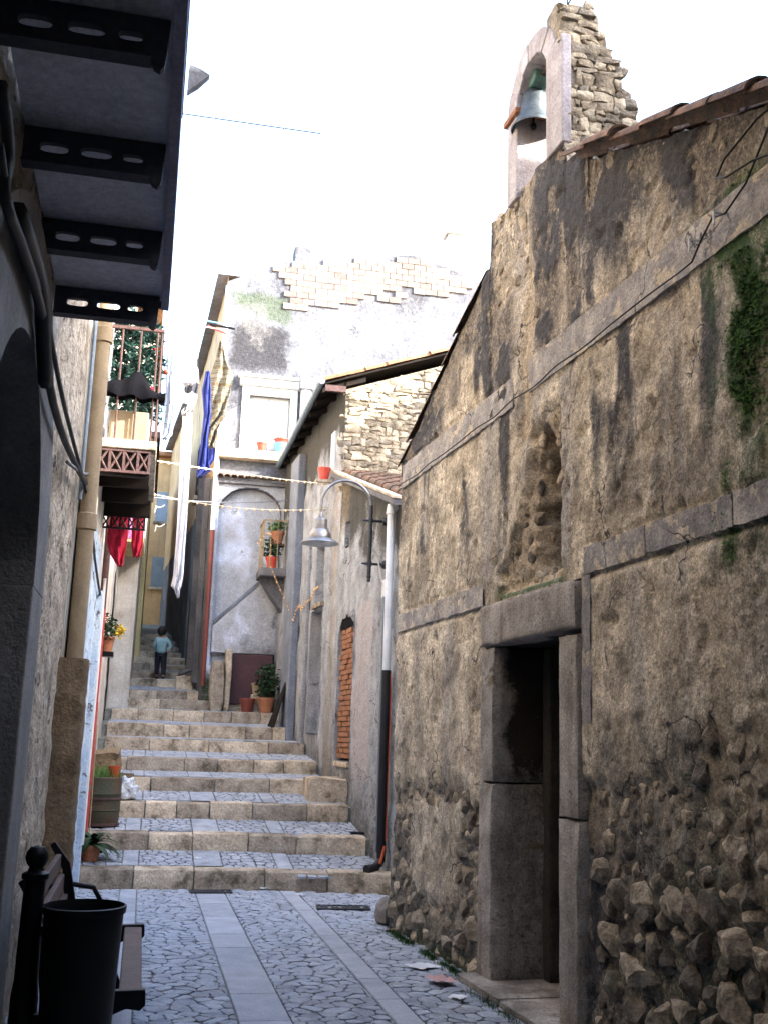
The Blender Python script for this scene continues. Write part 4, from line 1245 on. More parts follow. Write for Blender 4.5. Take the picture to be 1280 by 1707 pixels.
# ================================================================== RIGHT OF THE ALLEY: TALL HOUSE SEEN EDGE ON
house_g = thing('alley_house', 'tall house with ochre upper wall and dark lower wall along the alley', 'house', (2, 26, 3))
pts = [(1.06, 21.06), (.99, 23.6), (.86, 27.5), (.58, 31.5), (.28, 35.8)]
for k, (a, b_) in enumerate(zip(pts, pts[1:])):
    fr = Fr(b_, (a[0] - b_[0], a[1] - b_[1]))
    ln = math.hypot(a[0] - b_[0], a[1] - b_[1])
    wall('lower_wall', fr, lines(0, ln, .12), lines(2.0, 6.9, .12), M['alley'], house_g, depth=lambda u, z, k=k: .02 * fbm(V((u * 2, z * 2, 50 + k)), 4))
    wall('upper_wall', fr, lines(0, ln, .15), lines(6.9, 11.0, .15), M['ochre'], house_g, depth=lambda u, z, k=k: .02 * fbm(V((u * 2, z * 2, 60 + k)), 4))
    MB().fbox(fr, 0, ln, -1.0, .22, 11.0, 11.08).build('eaves', M['bluegrey'], house_g)
    MB().fbox(fr, -.02, ln + .02 - (.75 if k == 0 else 0), -.8, -.1, 2, 11.0).build('wall_body', M['alley'], house_g)
fr = Fr(pts[2], (pts[1][0] - pts[2][0], pts[1][1] - pts[2][1]))
for u in (.7, 2.4):
    w_ = MB().fbox(fr, u, u + .7, .0, .03, 7.4, 8.7).build('window', M['dark'], house_g)
    MB().fbox(fr, u - .06, u + .76, .0, .10, 7.3, 7.395).build('sill', M['limestone'], w_)
d_ = MB().fbox(fr, 1.3, 2.2, .0, .03, 2.7, 4.9).build('door', M['dark'], house_g)
MB().fbox(Fr(pts[1], (pts[0][0] - pts[1][0], pts[0][1] - pts[1][1])), 1.0, 1.16, .0, .12, 2.7, 7.0).build('pilaster', M['alley'], house_g, bevel=.015)
MB().fbox(fr, 3.2, 3.42, .0, .14, 2.7, 8.5).build('pilaster', M['alley'], house_g, bevel=.015)

# ================================================================== RIGHT: LEAN-TO HOUSE WITH THE LAMP
SF = Fr((2.84, 12.3), (-.05, 1)); SF.n = -SF.n
leanto = thing('lean_to_house', 'low grey plastered house with sloping roof and bricked-up door beside the church', 'house', SF.p(1.7, -1, 0))
def s_depth(u, z):
    p = V((u, z, 70)); return .014 * fbm(p * 2.5, 4) + .004 * noise.noise(p * 25) - .014 * sstep(.15, .19, fbm(V((u * 1.6, z * 1.2, 71)), 4))
def s_top(u): return 4.47 + u * .325
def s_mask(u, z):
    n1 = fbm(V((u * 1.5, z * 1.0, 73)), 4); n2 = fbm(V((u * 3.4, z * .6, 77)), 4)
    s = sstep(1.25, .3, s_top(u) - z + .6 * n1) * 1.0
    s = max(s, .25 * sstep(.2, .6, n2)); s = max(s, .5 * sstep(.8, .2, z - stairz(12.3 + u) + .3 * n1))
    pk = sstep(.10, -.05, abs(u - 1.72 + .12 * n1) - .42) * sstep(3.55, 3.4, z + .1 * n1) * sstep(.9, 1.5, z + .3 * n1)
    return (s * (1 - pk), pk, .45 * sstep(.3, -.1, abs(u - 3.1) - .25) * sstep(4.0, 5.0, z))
holes = [(2.26, 3.2, 1.38, 3.12), (2.72, 3.02, 4.42, 4.86)]
def s_hole(u, z):
    if 2.26 < u < 3.2 and z > 1.38:
        if z < 3.12 + .26 * math.sqrt(max(0, 1 - ((u - 2.73) / .47) ** 2)): return True
    return 2.72 < u < 3.02 and 4.42 < z < 4.86
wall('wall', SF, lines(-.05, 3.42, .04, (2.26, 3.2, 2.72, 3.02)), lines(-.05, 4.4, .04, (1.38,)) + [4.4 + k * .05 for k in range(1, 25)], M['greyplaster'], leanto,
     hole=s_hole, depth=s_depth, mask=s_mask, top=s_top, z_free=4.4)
b = MB(); reveal(b, SF, 2.26, 3.2, 1.38, 3.42, .25); reveal(b, SF, 2.72, 3.02, 4.42, 4.86, .25); b.build('reveal', M['greyplaster'], leanto)
MB().fbox(SF, 2.2, 3.26, -.40, -.24, 1.2, 3.6).build('door_backing', M['pale_mortar'], leanto)
MB().fbox(SF, 2.66, 3.08, -.40, -.24, 4.3, 4.96).build('window_pane', M['dark'], leanto)
bb = MB(); rb = random.Random(5)
for r in range(25):                              # bricked-up doorway
    z = 1.42 + r * .072
    u = 2.27 - (.11 if r % 2 else 0)
    while u < 3.19:
        u0, u1 = max(u, 2.265), min(u + .215, 3.195)
        if u1 - u0 > .03: bb.fbox(SF, u0, u1, -.24, -.035 + rb.uniform(-.012, .012), z, z + .060)
        u += .225
tag(bb.build('brick_infill', M['redbrick'], leanto), kind='stuff')
MB().fbox(SF, 2.30, 3.1, -.16, .03, 1.30, 1.372).build('door_sill', M['limestone'], leanto, bevel=.01)
# body and roof
b = MB()
b.hexa([SF.p(-.05, -.42, 0), SF.p(3.4, -.42, 0), SF.p(3.4, -5, 0), SF.p(-.05, -5, 0), SF.p(-.05, -.42, 4.4), SF.p(3.4, -.42, 5.5), SF.p(3.4, -5, 5.5), SF.p(-.05, -5, 4.4)])
b.add([SF.p(-.05, .0, 0), SF.p(-.05, -.43, 0), SF.p(-.05, -.43, 4.45), SF.p(-.05, .0, 4.45)], [(0, 1, 2, 3)])
b.build('wall_body', M['greyplaster'], leanto)
b = MB()
b.hexa([SF.p(-.15, .16, 4.40), SF.p(3.5, .14, 5.58), SF.p(3.5, -5, 5.58), SF.p(-.15, -5, 4.40), SF.p(-.15, .16, 4.47), SF.p(3.5, .14, 5.65), SF.p(3.5, -5, 5.65), SF.p(-.15, -5, 4.47)])
b.build('roof_slab', M['alley'], leanto)
MB().hexa([SF.p(-.16, .165, 4.475), SF.p(3.5, .145, 5.655), SF.p(3.5, .05, 5.655), SF.p(-.16, .05, 4.475), SF.p(-.16, .175, 4.51), SF.p(3.5, .155, 5.69), SF.p(3.5, .05, 5.69), SF.p(-.16, .05, 4.51)]).build('roof_verge', M['limestone'], leanto)
for r in range(9):
    for k in range(5):
        u = -.15 + r * .38
        tile_at(leanto, SF.p(u, -.08 - k * .2, 4.51 + (u + .15) * .323), SF.t + V((0, 0, .323)), V((0, 0, 1)))
# stoop at the bricked door and projecting foot stones
def rough_block(name, lo, hi, m, parent=None, seed=0, amp=.02):
    bm = bmesh.new(); bmesh.ops.create_cube(bm, size=1.0)
    bmesh.ops.subdivide_edges(bm, edges=bm.edges[:], cuts=4, use_grid_fill=True)
    lo, hi = V(lo), V(hi); c = (lo + hi) / 2; s = hi - lo
    for v in bm.verts:
        p = v.co.copy(); q = V((p.x * s.x, p.y * s.y, p.z * s.z))
        k = sum(abs(abs(t) - .5) < .01 for t in p)
        if k >= 2: q -= V((math.copysign(.012, p.x), math.copysign(.012, p.y), math.copysign(.012, p.z))) * (k - 1)
        nn = V((noise.noise(q * 4 + V((seed, 0, 0))), noise.noise(q * 4 + V((0, seed, 5))), noise.noise(q * 4 + V((9, 0, seed)))))
        v.co = q + nn * amp
    me = bpy.data.meshes.new(name); bm.to_mesh(me); bm.free()
    me.polygons.foreach_set('use_smooth', [True] * len(me.polygons)); me.set_sharp_from_angle(angle=.7)
    return link(name, me, m, parent, c - (wloc(parent) if parent else V((0, 0, 0))))
o = rough_block('stoop', (2.22, 14.62, .66), (2.74, 15.5, 1.16), M['limestone'], None, 3)
tag(o, 'mossy stone stoop block below the bricked-up door', 'step')

# downpipes in the corner by the church
pipe = thing('downpipe', 'white over black rain pipe in the corner beside the church', 'pipe', SF.p(.22, .08, .2))
c = lambda z, u=.22, w=.08: SF.p(u, w, z)
MB().tube([c(2.48), c(4.36)], .048, 12).build('white_section', M['whitepipe'], pipe, smooth=40)
MB().tube([c(4.36), c(4.44), c(4.46, .22, -.02)], .062, 12).build('elbow', M['whitepipe'], pipe, smooth=40)
MB().tube([c(.42), c(2.478)], .056, 12).build('black_section', M['blackpipe'], pipe, smooth=40)
MB().tube([c(.50), c(.34), c(.26, .16, .16), c(.25, .08, .28)], .052, 12).build('foot_elbow', M['blackpipe'], pipe, smooth=40)
MB().tube([c(.50, .14, .06), c(.36, .12, .10), c(.31, .1, .12)], .018, 8).tube([c(2.44, .14, .05), c(2.2, .14, .04), c(.55, .14, .05)], .006, 8).build('orange_hose', M['orangepipe'], pipe, smooth=40)
m_ = MB().tube([SF.p(.52, .05, .4), SF.p(.52, .05, 3.4)], .022, 8)
base_top(m_, 'conduit', M['greypipe'], 'thin grey steel conduit beside the black pipe', 'pipe', smooth=40)
m_ = MB().fbox(SF, .44, .60, .0, .07, 3.38, 3.60)
base_top(m_, 'junction_box', M['whitepipe'], 'small grey junction box at the top of the conduit', 'box', bevel=.01)
m_ = MB().tube([SF.p(.52, .06, 3.5), SF.p(.60, .08, 3.62), SF.p(.68, .10, 3.85), SF.p(.74, .16, 4.02), SF.p(.76, .22, 4.06)], .010, 6)
base_top(m_, 'lamp_cable', M['wire_white'], 'pale cable looping from the junction box to the street lamp', 'cable', smooth=True)

# street lamp: gooseneck on two wall brackets
LY = 12.98
lw = SF.O + SF.t * ((LY - 12.3))
lp = aty(617, 900, LY); px3 = lp.x
lamp = thing('street_lamp', 'gooseneck street lamp with galvanised bell shade on the lean-to house', 'street lamp', (px3, LY, 3.4))
zA, zB_ = aty(617, 967, LY).z, aty(621, 868, LY).z
xs = aty(534, 880, LY).x
R_ = (px3 - xs) / 2
ztop = aty(577, 801, LY).z
zc = ztop - R_
neck = [V((px3, LY, zA + .06)), V((px3, LY, zc))] + [V((xs + R_ + R_ * math.cos(a), LY, zc + R_ * math.sin(a))) for a in [math.pi * k / 16 for k in range(1, 17)]]
zsh = aty(534, 853, LY).z
neck.append(V((xs, LY, zsh)))
MB().tube(neck[1:], .019, 10).build('gooseneck', M['lamp'], lamp, smooth=40)
MB().tube([V((px3, LY, zA + .05)), V((px3, LY, zc + .02))], .026, 12).lathe((px3, LY, zA), [(0, -.03), (.02, -.022), (.026, 0), (.018, .02), (.03, .03), (.03, .05)], 12, False).build('post', M['lampiron'], lamp, smooth=40)
for z in (aty(617, 868, LY).z, aty(617, 940, LY).z):
    wx = SF.p((LY - 12.3), 0, 0).x
    MB().tube([(px3 - .10, LY, z), (px3 - .05, LY, z), (wx - .03, LY, z)], [.008, .016, .018], 8).tube([(px3, LY, z - .03), (px3, LY, z + .03)], .034, 12).tube([(wx - .06, LY, z), (wx - .03, LY, z), (wx + .02, LY, z)], [.035, .055, .06], 14).build('wall_bracket', M['lampiron'], lamp, smooth=40)
sh = [(.018, .0), (.028, -.02), (.03, -.06), (.055, -.075), (.085, -.10), (.088, -.115), (.088, -.205), (.096, -.21), (.096, -.225), (.11, -.24), (.135, -.285), (.138, -.335), (.18, -.36), (.235, -.395), (.238, -.402)]
shade = MB().lathe((xs, LY, zsh), sh, 32, False).build('shade', M['lamp'], lamp, smooth=35)
MB().lathe((xs, LY, zsh), [(.236, -.404), (.18, -.375), (.12, -.35), (.05, -.33), (0, -.33)], 32, False).build('reflector', M['lampwhite'], shade, smooth=40)
MB().lathe((xs, LY, zsh), [(0, -.425), (.03, -.42), (.05, -.39), (.045, -.34), (0, -.33)], 16, False).build('bulb', M['lampwhite'], shade, smooth=True)

# ================================================================== RIGHT: STONE HOUSE WITH DEEP EAVES
GF = Fr((2.67, 15.72), (1, 0))
stoneh = thing('stone_house', 'stone-gabled house with dark overhanging eaves above the lean-to', 'house', (4.5, 18, 1))
SH = SF
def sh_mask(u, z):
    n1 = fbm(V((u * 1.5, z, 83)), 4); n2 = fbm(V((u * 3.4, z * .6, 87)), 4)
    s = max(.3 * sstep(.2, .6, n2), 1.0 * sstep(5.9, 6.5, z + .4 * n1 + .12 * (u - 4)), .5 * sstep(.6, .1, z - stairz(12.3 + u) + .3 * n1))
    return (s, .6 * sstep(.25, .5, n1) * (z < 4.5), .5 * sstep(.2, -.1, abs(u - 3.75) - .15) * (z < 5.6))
h2 = [(4.45, 5.05, 3.80, 4.75), (4.42, 5.30, 1.75, 3.70)]
inh = lambda u, z: any(a < u < b_ and c_ < z < d2 for a, b_, c_, d2 in h2)
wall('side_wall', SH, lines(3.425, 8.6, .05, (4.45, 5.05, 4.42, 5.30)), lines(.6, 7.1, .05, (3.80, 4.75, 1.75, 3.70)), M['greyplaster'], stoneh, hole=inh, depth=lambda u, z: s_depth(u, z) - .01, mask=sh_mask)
b = MB()
for q in h2: reveal(b, SH, *q, .22)
b.build('reveal', M['greyplaster'], stoneh)
MB().fbox(SH, 4.4, 5.1, -.4, -.2, 3.7, 4.8).build('window_shutter', M['orangewood'], stoneh)
MB().fbox(SH, 4.4, 5.35, -.4, -.2, 1.6, 3.72).build('door', M['door'], stoneh)
MB().fbox(SH, 4.40, 5.10, -.1, .05, 3.72, 3.795).build('window_sill', M['limestone'], stoneh, bevel=.008)
MB().fbox(SH, 5.55, 5.85, -.02, .05, 1.6, 5.0).build('pilaster', M['greyplaster'], stoneh, bevel=.02)
MB().fbox(SH, 6.45, 7.25, -.02, .12, 1.5, 6.7).build('pier', M['bluegrey'], stoneh, bevel=.02)
MB().fbox(SH, 3.95, 4.2, -.01, .02, 5.72, 6.45).build('white_board', M['whitepaint'], stoneh)
def g_top(u): return 6.98 + u * .36
MB().prism([GF.p(0.02, -.06, 4.5), GF.p(4.2, -.06, 4.5), GF.p(4.2, -.06, g_top(4.2)), GF.p(.02, -.06, g_top(0.02))], (0, .3, 0)).build('gable_mortar', M['pale_mortar'], stoneh)
MB().hexa([(2.72, 16.0, .5), (6.8, 16.0, .5), (6.8, 20.9, .5), (2.80, 20.9, .5), (2.72, 16.0, 6.95), (6.8, 16, 8.4), (6.8, 20.9, 8.4), (2.8, 20.9, 6.95)]).build('wall_body', M['greyplaster'], stoneh)
rg = random.Random(21)
for p in coursed(.10, 2.6, 5.1, 8.0, .088, .19, 91):
    cu = sum(q[0] for q in p) / len(p); cz = sum(q[1] for q in p) / len(p)
    if cz > g_top(cu) - .04 or cz < 5.0: continue
    m_ = MB(); c_ = cell_stone(m_, p, lambda a, b_, h: GF.p(a, -.06 + h, b_), .004, .026, .02, rg, .4, .16)
    piece('stone', m_, M['palestone'], stoneh, c_, smooth=50)
# eaves: sloping roof slab, rafters, gutter, orange ridge-line tiles
b = MB()
b.hexa([(2.30, 15.66, 6.99), (2.30, 21.3, 6.99), (7.2, 21.3, 8.75), (7.2, 15.66, 8.75), (2.30, 15.66, 7.03), (2.30, 21.3, 7.03), (7.2, 21.3, 8.79), (7.2, 15.66, 8.79)])
b.build('roof_slab', M['dark'], stoneh)
for k in range(9):
    y = 15.75 + k * .66
    MB().hexa([(2.33, y, 6.90), (2.33, y + .09, 6.90), (3.0, y + .09, 7.14), (3.0, y, 7.14), (2.33, y, 6.985), (2.33, y + .09, 6.985), (3.0, y + .09, 7.225), (3.0, y, 7.225)]).build('rafter', M['dark'], stoneh)
MB().tube([(2.27, 15.5, 7.0), (2.27, 21.3, 7.0)], .055, 8).build('gutter', M['greypipe'], stoneh, smooth=40)
MB().box((2.34, 15.56, 6.87), (2.66, 15.62, 6.965)).build('eaves_board', M['rust'], stoneh)
me2 = TILE.copy(); me2.materials.clear(); me2.materials.append(M['tile_orange'])
for k in range(14):
    x = 2.30 + k * .34
    tile_at(stoneh, V((x, 15.70 + rnd.uniform(-.02, .02), 7.035 + (x - 2.3) * .36)), V((1, 0, .36)), V((0, 0, 1)), me2, 1.05)
    tile_at(stoneh, V((x, 15.90, 7.035 + (x - 2.3) * .36)), V((1, 0, .36)), V((0, 0, 1)), me2, 1.05)
MB().lathe((2.55, 15.9, 7.02), [(.0, .0), (.10, .02), (.10, .17), (.0, .19)], 12, False).build('roof_vent', M['whitepaint'], stoneh, smooth=40)

# ================================================================== FAR HOUSE WITH THE WHITE WINDOW
FH = Fr((1.05, 21.0), (1, 0))
far = thing('tall_house', 'tall pale house with white window and bare brick gable at the top of the steps', 'house', (3, 22, 2))
def f_top(u):
    return 10.84 + u * .5 if u < 1.2 else 11.44 + (u - 1.2) * .18 if u < 3.9 else 11.93 - (u - 3.9) * .27
def f_mask(u, z):
    n1 = fbm(V((u * .9, z * .9, 101)), 4)
    s = sstep(.35, .0, abs(u - .75 + .2 * n1) - .45) * sstep(.35, .0, abs(z - 9.45 + .2 * n1) - .3)
    g_ = .7 * sstep(.3, .0, abs(u - .75 + .2 * n1) - .5) * sstep(.3, .0, abs(z - 10.35 + .2 * n1) - .2)
    return (max(.9 * s, .5 * sstep(.1, .5, n1)), g_, .5 * sstep(-.1, -.5, n1))
fhole = (.56, 1.40, 7.27, 8.45)
wall('upper_wall', FH, lines(0, 5.4, .06, fhole[:2]), lines(6.7, 10.8, .06, fhole[2:]) + [10.8 + k * .08 for k in range(1, 13)], M['farplaster'], far,
     hole=lambda u, z: fhole[0] < u < fhole[1] and fhole[2] < z < fhole[3], depth=lambda u, z: .015 * fbm(V((u * 2.5, z * 2.5, 105)), 4), mask=f_mask, top=f_top, z_free=10.0)
def arch_h(u, z): return .10 < u < 1.34 and z > 3.0 and z < 6.02 + .50 * math.sqrt(max(0, 1 - ((u - .72) / .62) ** 2))
def fb_mask(u, z):
    n1 = fbm(V((u * 1.4, z * .9, 111)), 4)
    s = max(.9 * sstep(.15, -.1, abs(u - 1.15 + .15 * n1) - .2) * sstep(5.0, 4.2, z + .2 * n1), .8 * sstep(.3, .0, abs(u - .95) - .15 + .2 * n1) * sstep(3.9, 3.4, z))
    return (s, .8 * sstep(3.3, 2.6, z + .4 * n1), .8 * sstep(.4, -.15, n1) * sstep(2.8, 3.6, z))
wall('lower_wall', FH, lines(0, 2.2, .03, (.10, 1.34)), lines(2.0, 6.7, .03), M['blueplaster'], far, hole=arch_h, depth=lambda u, z: .012 * fbm(V((u * 3, z * 3, 106)), 4), mask=fb_mask)
wall('porch_wall', Fr((1.05, 21.2), (1, 0)), lines(0, 2.2, .05), lines(2.0, 6.7, .05), M['blueplaster'], far, depth=lambda u, z: .012 * fbm(V((u * 3, z * 3, 107)), 4), mask=fb_mask)
b = MB()
for k in range(14):
    a0, a1 = math.pi * k / 14, math.pi * (k + 1) / 14
    q = [(.72 + .62 * math.cos(a), 6.02 + .5 * math.sin(a)) for a in (a0, a1)]
    b.add([FH.p(q[0][0], .004, q[0][1]), FH.p(q[1][0], .004, q[1][1]), FH.p(q[1][0], -.21, q[1][1]), FH.p(q[0][0], -.21, q[0][1])], [(0, 1, 2, 3)])
for u in (.10, 1.34): b.add([FH.p(u, .004, 3.0), FH.p(u, .004, 6.02), FH.p(u, -.21, 6.02), FH.p(u, -.21, 3.0)], [(0, 1, 2, 3)])
b.build('arch_soffit', M['alley'], far, smooth=30)
MB().box((1.06, 21.6, 0), (6.4, 26, 10.7)).build('wall_body', M['farplaster'], far)
MB().prism([FH.p(u, -.6, z) for u, z in ((0.0, 10.7), (5.4, 10.7), (5.4, f_top(5.4) - .03), (3.9, 11.88), (1.2, 11.40), (.0, 10.80))], (0, 4.4, 0)).build('roof_body', M['tile'], far)
MB().prism([FH.p(u, -.03, z) for u, z in ((0.0, 10.8), (1.2, 11.40), (3.9, 11.88), (5.4, f_top(5.4) - .03), (5.4, 6.8), (0.0, 6.8))][::-1], (0, .1, 0)) if False else None
# bare hollow bricks of the gable, one by one
bm_ = MB().box((-.125, -.04, -.062), (.125, .02, .062)); BR = bm_.mesh('brick'); BR.materials.append(M['brick'])
for r in range(14):
    z = 10.30 + r * .133
    u = .1 + (.13 if r % 2 else 0)
    while u < 5.3:
        lowb = 10.98 if u < 1.25 else 10.36 + .22 * (u - 1.3) + .1 * noise.noise(V((u * 3, r, 0)))
        if lowb < z < f_top(u) - .08 and (z > lowb + .25 or rg.random() < .7):
            o = bpy.data.objects.new('brick', BR); COL.objects.link(o); o.parent = far
            o.location = FH.p(u, -.004 + rg.uniform(-.006, .006), z) - wloc(far); o.rotation_euler = (0, rg.uniform(-.015, .015), 0)
        u += .262
MB().fbox(FH, 1.35, 1.7, -.5, -.1, 11.3, 11.85).build('chimney', M['farplaster'], far, bevel=.02)
MB().fbox(FH, 4.85, 5.1, -1.0, -.7, 11.4, 12.9).fbox(FH, 4.8, 5.15, -1.05, -.65, 12.9, 13.0).build('chimney', M['whiteplaster'], far, bevel=.01)
# window: stone surround, sashes, sill
for q in ((.42, .56, 7.27, 8.62), (1.40, 1.54, 7.27, 8.62), (.56, 1.40, 8.45, 8.62)):
    MB().fbox(FH, q[0], q[1], -.05, .05, q[2], q[3]).build('window_surround', M['whitepaint'], far, bevel=.008)
MB().fbox(FH, .36, 1.60, -.05, .12, 8.622, 8.78).fbox(FH, .32, 1.64, -.05, .18, 8.782, 8.84).build('window_cornice', M['whitepaint'], far, bevel=.01)
MB().fbox(FH, .02, 1.75, -.1, .22, 7.06, 7.25).build('window_sill', M['limestone'], far, bevel=.02)
win = MB().fbox(FH, .54, 1.42, -.22, -.16, 7.25, 8.47).build('window', M['whitepaint'], far)
for u0, u1 in ((.57, .97), (.985, 1.39)):
    s_ = MB().fbox(FH, u0, u1, -.16, -.125, 7.28, 8.44).build('shutter', M['whitepaint'], win, bevel=.008)
    for z0_, z1_ in ((7.36, 7.82), (7.9, 8.36)):
        MB().fbox(FH, u0 + .06, u1 - .06, -.125, -.112, z0_, z1_).build('shutter_panel', M['whitepaint'], s_, bevel=.008)
# tiled drip course over the arch
for k in range(11):
    tile_at(far, FH.p(.08 + k * .135, .20, 6.66), V((0, 1, .25)), V((0, 0, 1)), TILE, .8)
MB().fbox(FH, .0, 1.55, -.02, .1, 6.56, 6.64).build('drip_course', M['alley'], far, bevel=.02)
# flue with dark cap
MB().tube([FH.p(1.70, .12, 6.9), FH.p(1.70, .12, 8.60)], .11, 12).build('flue', M['whitepipe'], far, smooth=40)
MB().fbox(FH, 1.55, 1.86, -.02, .27, 8.60, 8.84).build('flue_cap', M['bluegrey'], far, bevel=.01)
# corner rain pipe: white above, red brown below
MB().tube([FH.p(.0, .07, 5.6), FH.p(.0, .07, 10.7)], .05, 10).build('white_downpipe', M['whitepipe'], far, smooth=40)
MB().tube([FH.p(.0, .07, 2.6), FH.p(.0, .07, 5.6)], .045, 10).build('brown_downpipe', M['brownpipe'], far, smooth=40)
# cellar door under the stair, stair flight against the wall, landing
MB().fbox(FH, .52, 1.30, .02, .08, 2.28, 3.22).build('cellar_door', M['browndoor'], far, bevel=.01)
MB().prism([FH.p(u, -.13, z) for u, z in ((.14, 3.86), (1.30, 5.0), (1.30, 4.93), (.14, 3.79))], FH.n * .10).build('stair_string', M['bluegrey'], far)
wall('stair_flank', Fr((1.17, 20.98), (1, 0)), lines(0, 1.22, .04), lines(3.24, 4.8, .04), M['blueplaster'], far, top=lambda u: 3.74 + .95 * u, z_free=3.24, depth=lambda u, z: .012 * fbm(V((u * 3, z * 3, 131)), 4), mask=lambda u, z: fb_mask(u + .12, z))
land = MB().box((1.95, 20.2, 4.66), (2.72, 20.98, 4.82)).build('landing', M['alley'], far, bevel=.015)
for k in range(6):
    MB().tube([(1.99, 20.22 + k * .14, 4.82), (1.99, 20.22 + k * .14, 5.72)], .010, 6).build('baluster', M['tanpipe'], land)
for x in (2.12, 2.26, 2.40):
    MB().tube([(x, 20.23, 4.82), (x, 20.23, 5.72)], .010, 6).build('baluster', M['tanpipe'], land)
MB().box((1.97, 20.21, 5.72), (2.01, 20.95, 5.75)).box((2.01, 20.215, 5.72), (2.46, 20.245, 5.75)).build('handrail', M['tanpipe'], land)
MB().prism([(x, 20.5, z) for x, z in ((2.45, 4.655), (2.0, 4.655), (2.2, 4.35), (2.45, 4.0))], (0, .4, 0)).build('corbel', M['alley'], land)

# ================================================================== UNSEEN BUILDINGS ADDED TO SHADE THE STREET
nb = thing('shade_house_right', 'unseen plain house beside the church, added to shade the street', 'house', (6, 0, 0))
MB().box((2.28, -7.5, -.05), (7.2, 3.35, 8.0)).box((7.2, -7.5, -.05), (12, 3.55, 9.55)).build('wall', M['greyplaster'], nb)  # added mass; its heights steer where the sun shadow falls
MB().box((2.28, -7.8, 8.0), (7.19, 3.45, 8.12)).box((7.0, -7.8, 9.55), (12.3, 3.65, 9.7)).build('eaves', M['tile'], nb)
hb = thing('shade_house_back', 'unseen tall house behind the church, added to block the sun', 'house', (13, 8, 0))
MB().box((10.2, 3.7, -.05), (16, 13.0, 10.8)).build('wall', M['ochre'], hb)  # added to keep direct sun off the steps
MB().box((10.0, 3.7, 10.8), (16.2, 13.2, 10.95)).build('eaves', M['tile'], hb)
for y in (-5, -1.5):
    MB().box((2.24, y, 3.0), (2.29, y + 1, 4.2)).build('window', M['dark'], nb)
bh = thing('shade_house_rear', 'unseen house over and behind the viewer, added to darken the foreground', 'house', (1, -4, 0))
MB().box((-.64, -14, -.05), (2.26, -3.0, 8.0)).build('wall', M['leftplaster'], bh)
MB().box((-.64, -3.0, 4.45), (2.26, 2.3, 8.0)).build('shade_storey', M['leftplaster'], bh)  # added overhead to cut skylight on the near walls and ground
MB().box((-.64, -14.3, 8.0), (2.26, 2.6, 8.15)).build('eaves', M['tile'], bh)
MB().box((.4, -3.0, 0), (1.7, -2.94, 2.4)).build('door', M['door'], bh)

# ================================================================== STONE BLOCKS BESIDE THE UPPER STEPS
blk = [((1.02, 22.3, 2.2), (1.32, 22.9, 2.92), 'squared stone block at the foot of the alley wall'),
       ((1.18, 20.55, 2.1), (1.42, 20.93, 3.05), 'mossy stone step low beside the cellar door'),
       ((1.43, 20.62, 2.1), (1.56, 20.93, 3.28), 'taller mossy stone step next to the cellar door')]
for k, (lo, hi, lab) in enumerate(blk):
    tag(rough_block('stone_block', lo, hi, M['limestone'], None, 30 + k, .03), lab, 'stone')
P = [aty(280, 1110, 23.0), aty(318, 1092, 22.8)]
m_ = MB().hexa([(.62, 22.9, 2.86), (1.02, 22.5, 3.02), (1.06, 22.7, 3.02), (.66, 23.1, 2.86), (.62, 22.9, 2.93), (1.02, 22.5, 3.09), (1.06, 22.7, 3.09), (.66, 23.1, 2.93)])
base_top(m_, 'leaning_slab', M['alley'], 'dark stone slab propped low against the alley wall', 'slab', bevel=.01)
tag(rough_block('stone_block', (.60, 22.75, 2.45), (.95, 23.1, 2.86), M['limestone'], None, 41, .03), 'small mossy block under the propped dark slab', 'stone')
# black board leaning on the wall
q = SF.p(6.6, .30, stairz(18.9) + .0); q2 = SF.p(6.7, .03, stairz(18.9) + 1.0)
m_ = MB().prism([q, SF.p(7.0, .34, q.z), SF.p(6.95, .06, q.z + .75), q2], SF.n * .03)
base_top(m_, 'leaning_board', M['dark'], 'dark board leaning on the wall by the upper steps', 'board')

# ================================================================== POTS AND PLANTS
def pot(mb, c, r, h, rim=True):
    c = V(c)
    prof = [(r * .70, 0), (r * .96, h * .82)]
    if rim: prof += [(r * 1.06, h * .82), (r * 1.06, h)]
    else: prof += [(r, h)]
    prof += [(r * .92, h), (r * .88, h * .88), (0, h * .86)]
    mb.lathe(c, prof, 18, False)
    mb.lathe(c, [(0, 0), (r * .70, 0)], 18, False)
def potted(name, label, c, r, h, mpot, leaves=None, n=120, rad=(.2, .2, .2), size=.07, mleaf='leaf', group=None, seed=1, flowers=None, lift=.1, cat='potted plant'):
    t = thing(name, label, cat, c, group)
    m = MB(); pot(m, c, r, h); m.build('pot', M[mpot], t, smooth=40)
    if n:
        m = MB(); rr = random.Random(seed); leafball(m, V(c) + V((0, 0, h + lift)), rad, n, size, rr); 
        for k in range(7):
            a = rr.uniform(0, 6.28); m.tube([V(c) + V((0, 0, h * .8)), V(c) + V((math.cos(a) * rad[0] * .6, math.sin(a) * rad[1] * .6, h + lift))], .004, 4)
        m.build('foliage', M[mleaf], t, fix=False)
    if flowers:
        m = MB(); rr = random.Random(seed + 1)
        leafball(m, V(c) + V(flowers[0]), flowers[1], flowers[2], .045, rr); m.build('flowers', M['yellowflower'], t, fix=False)
    return t
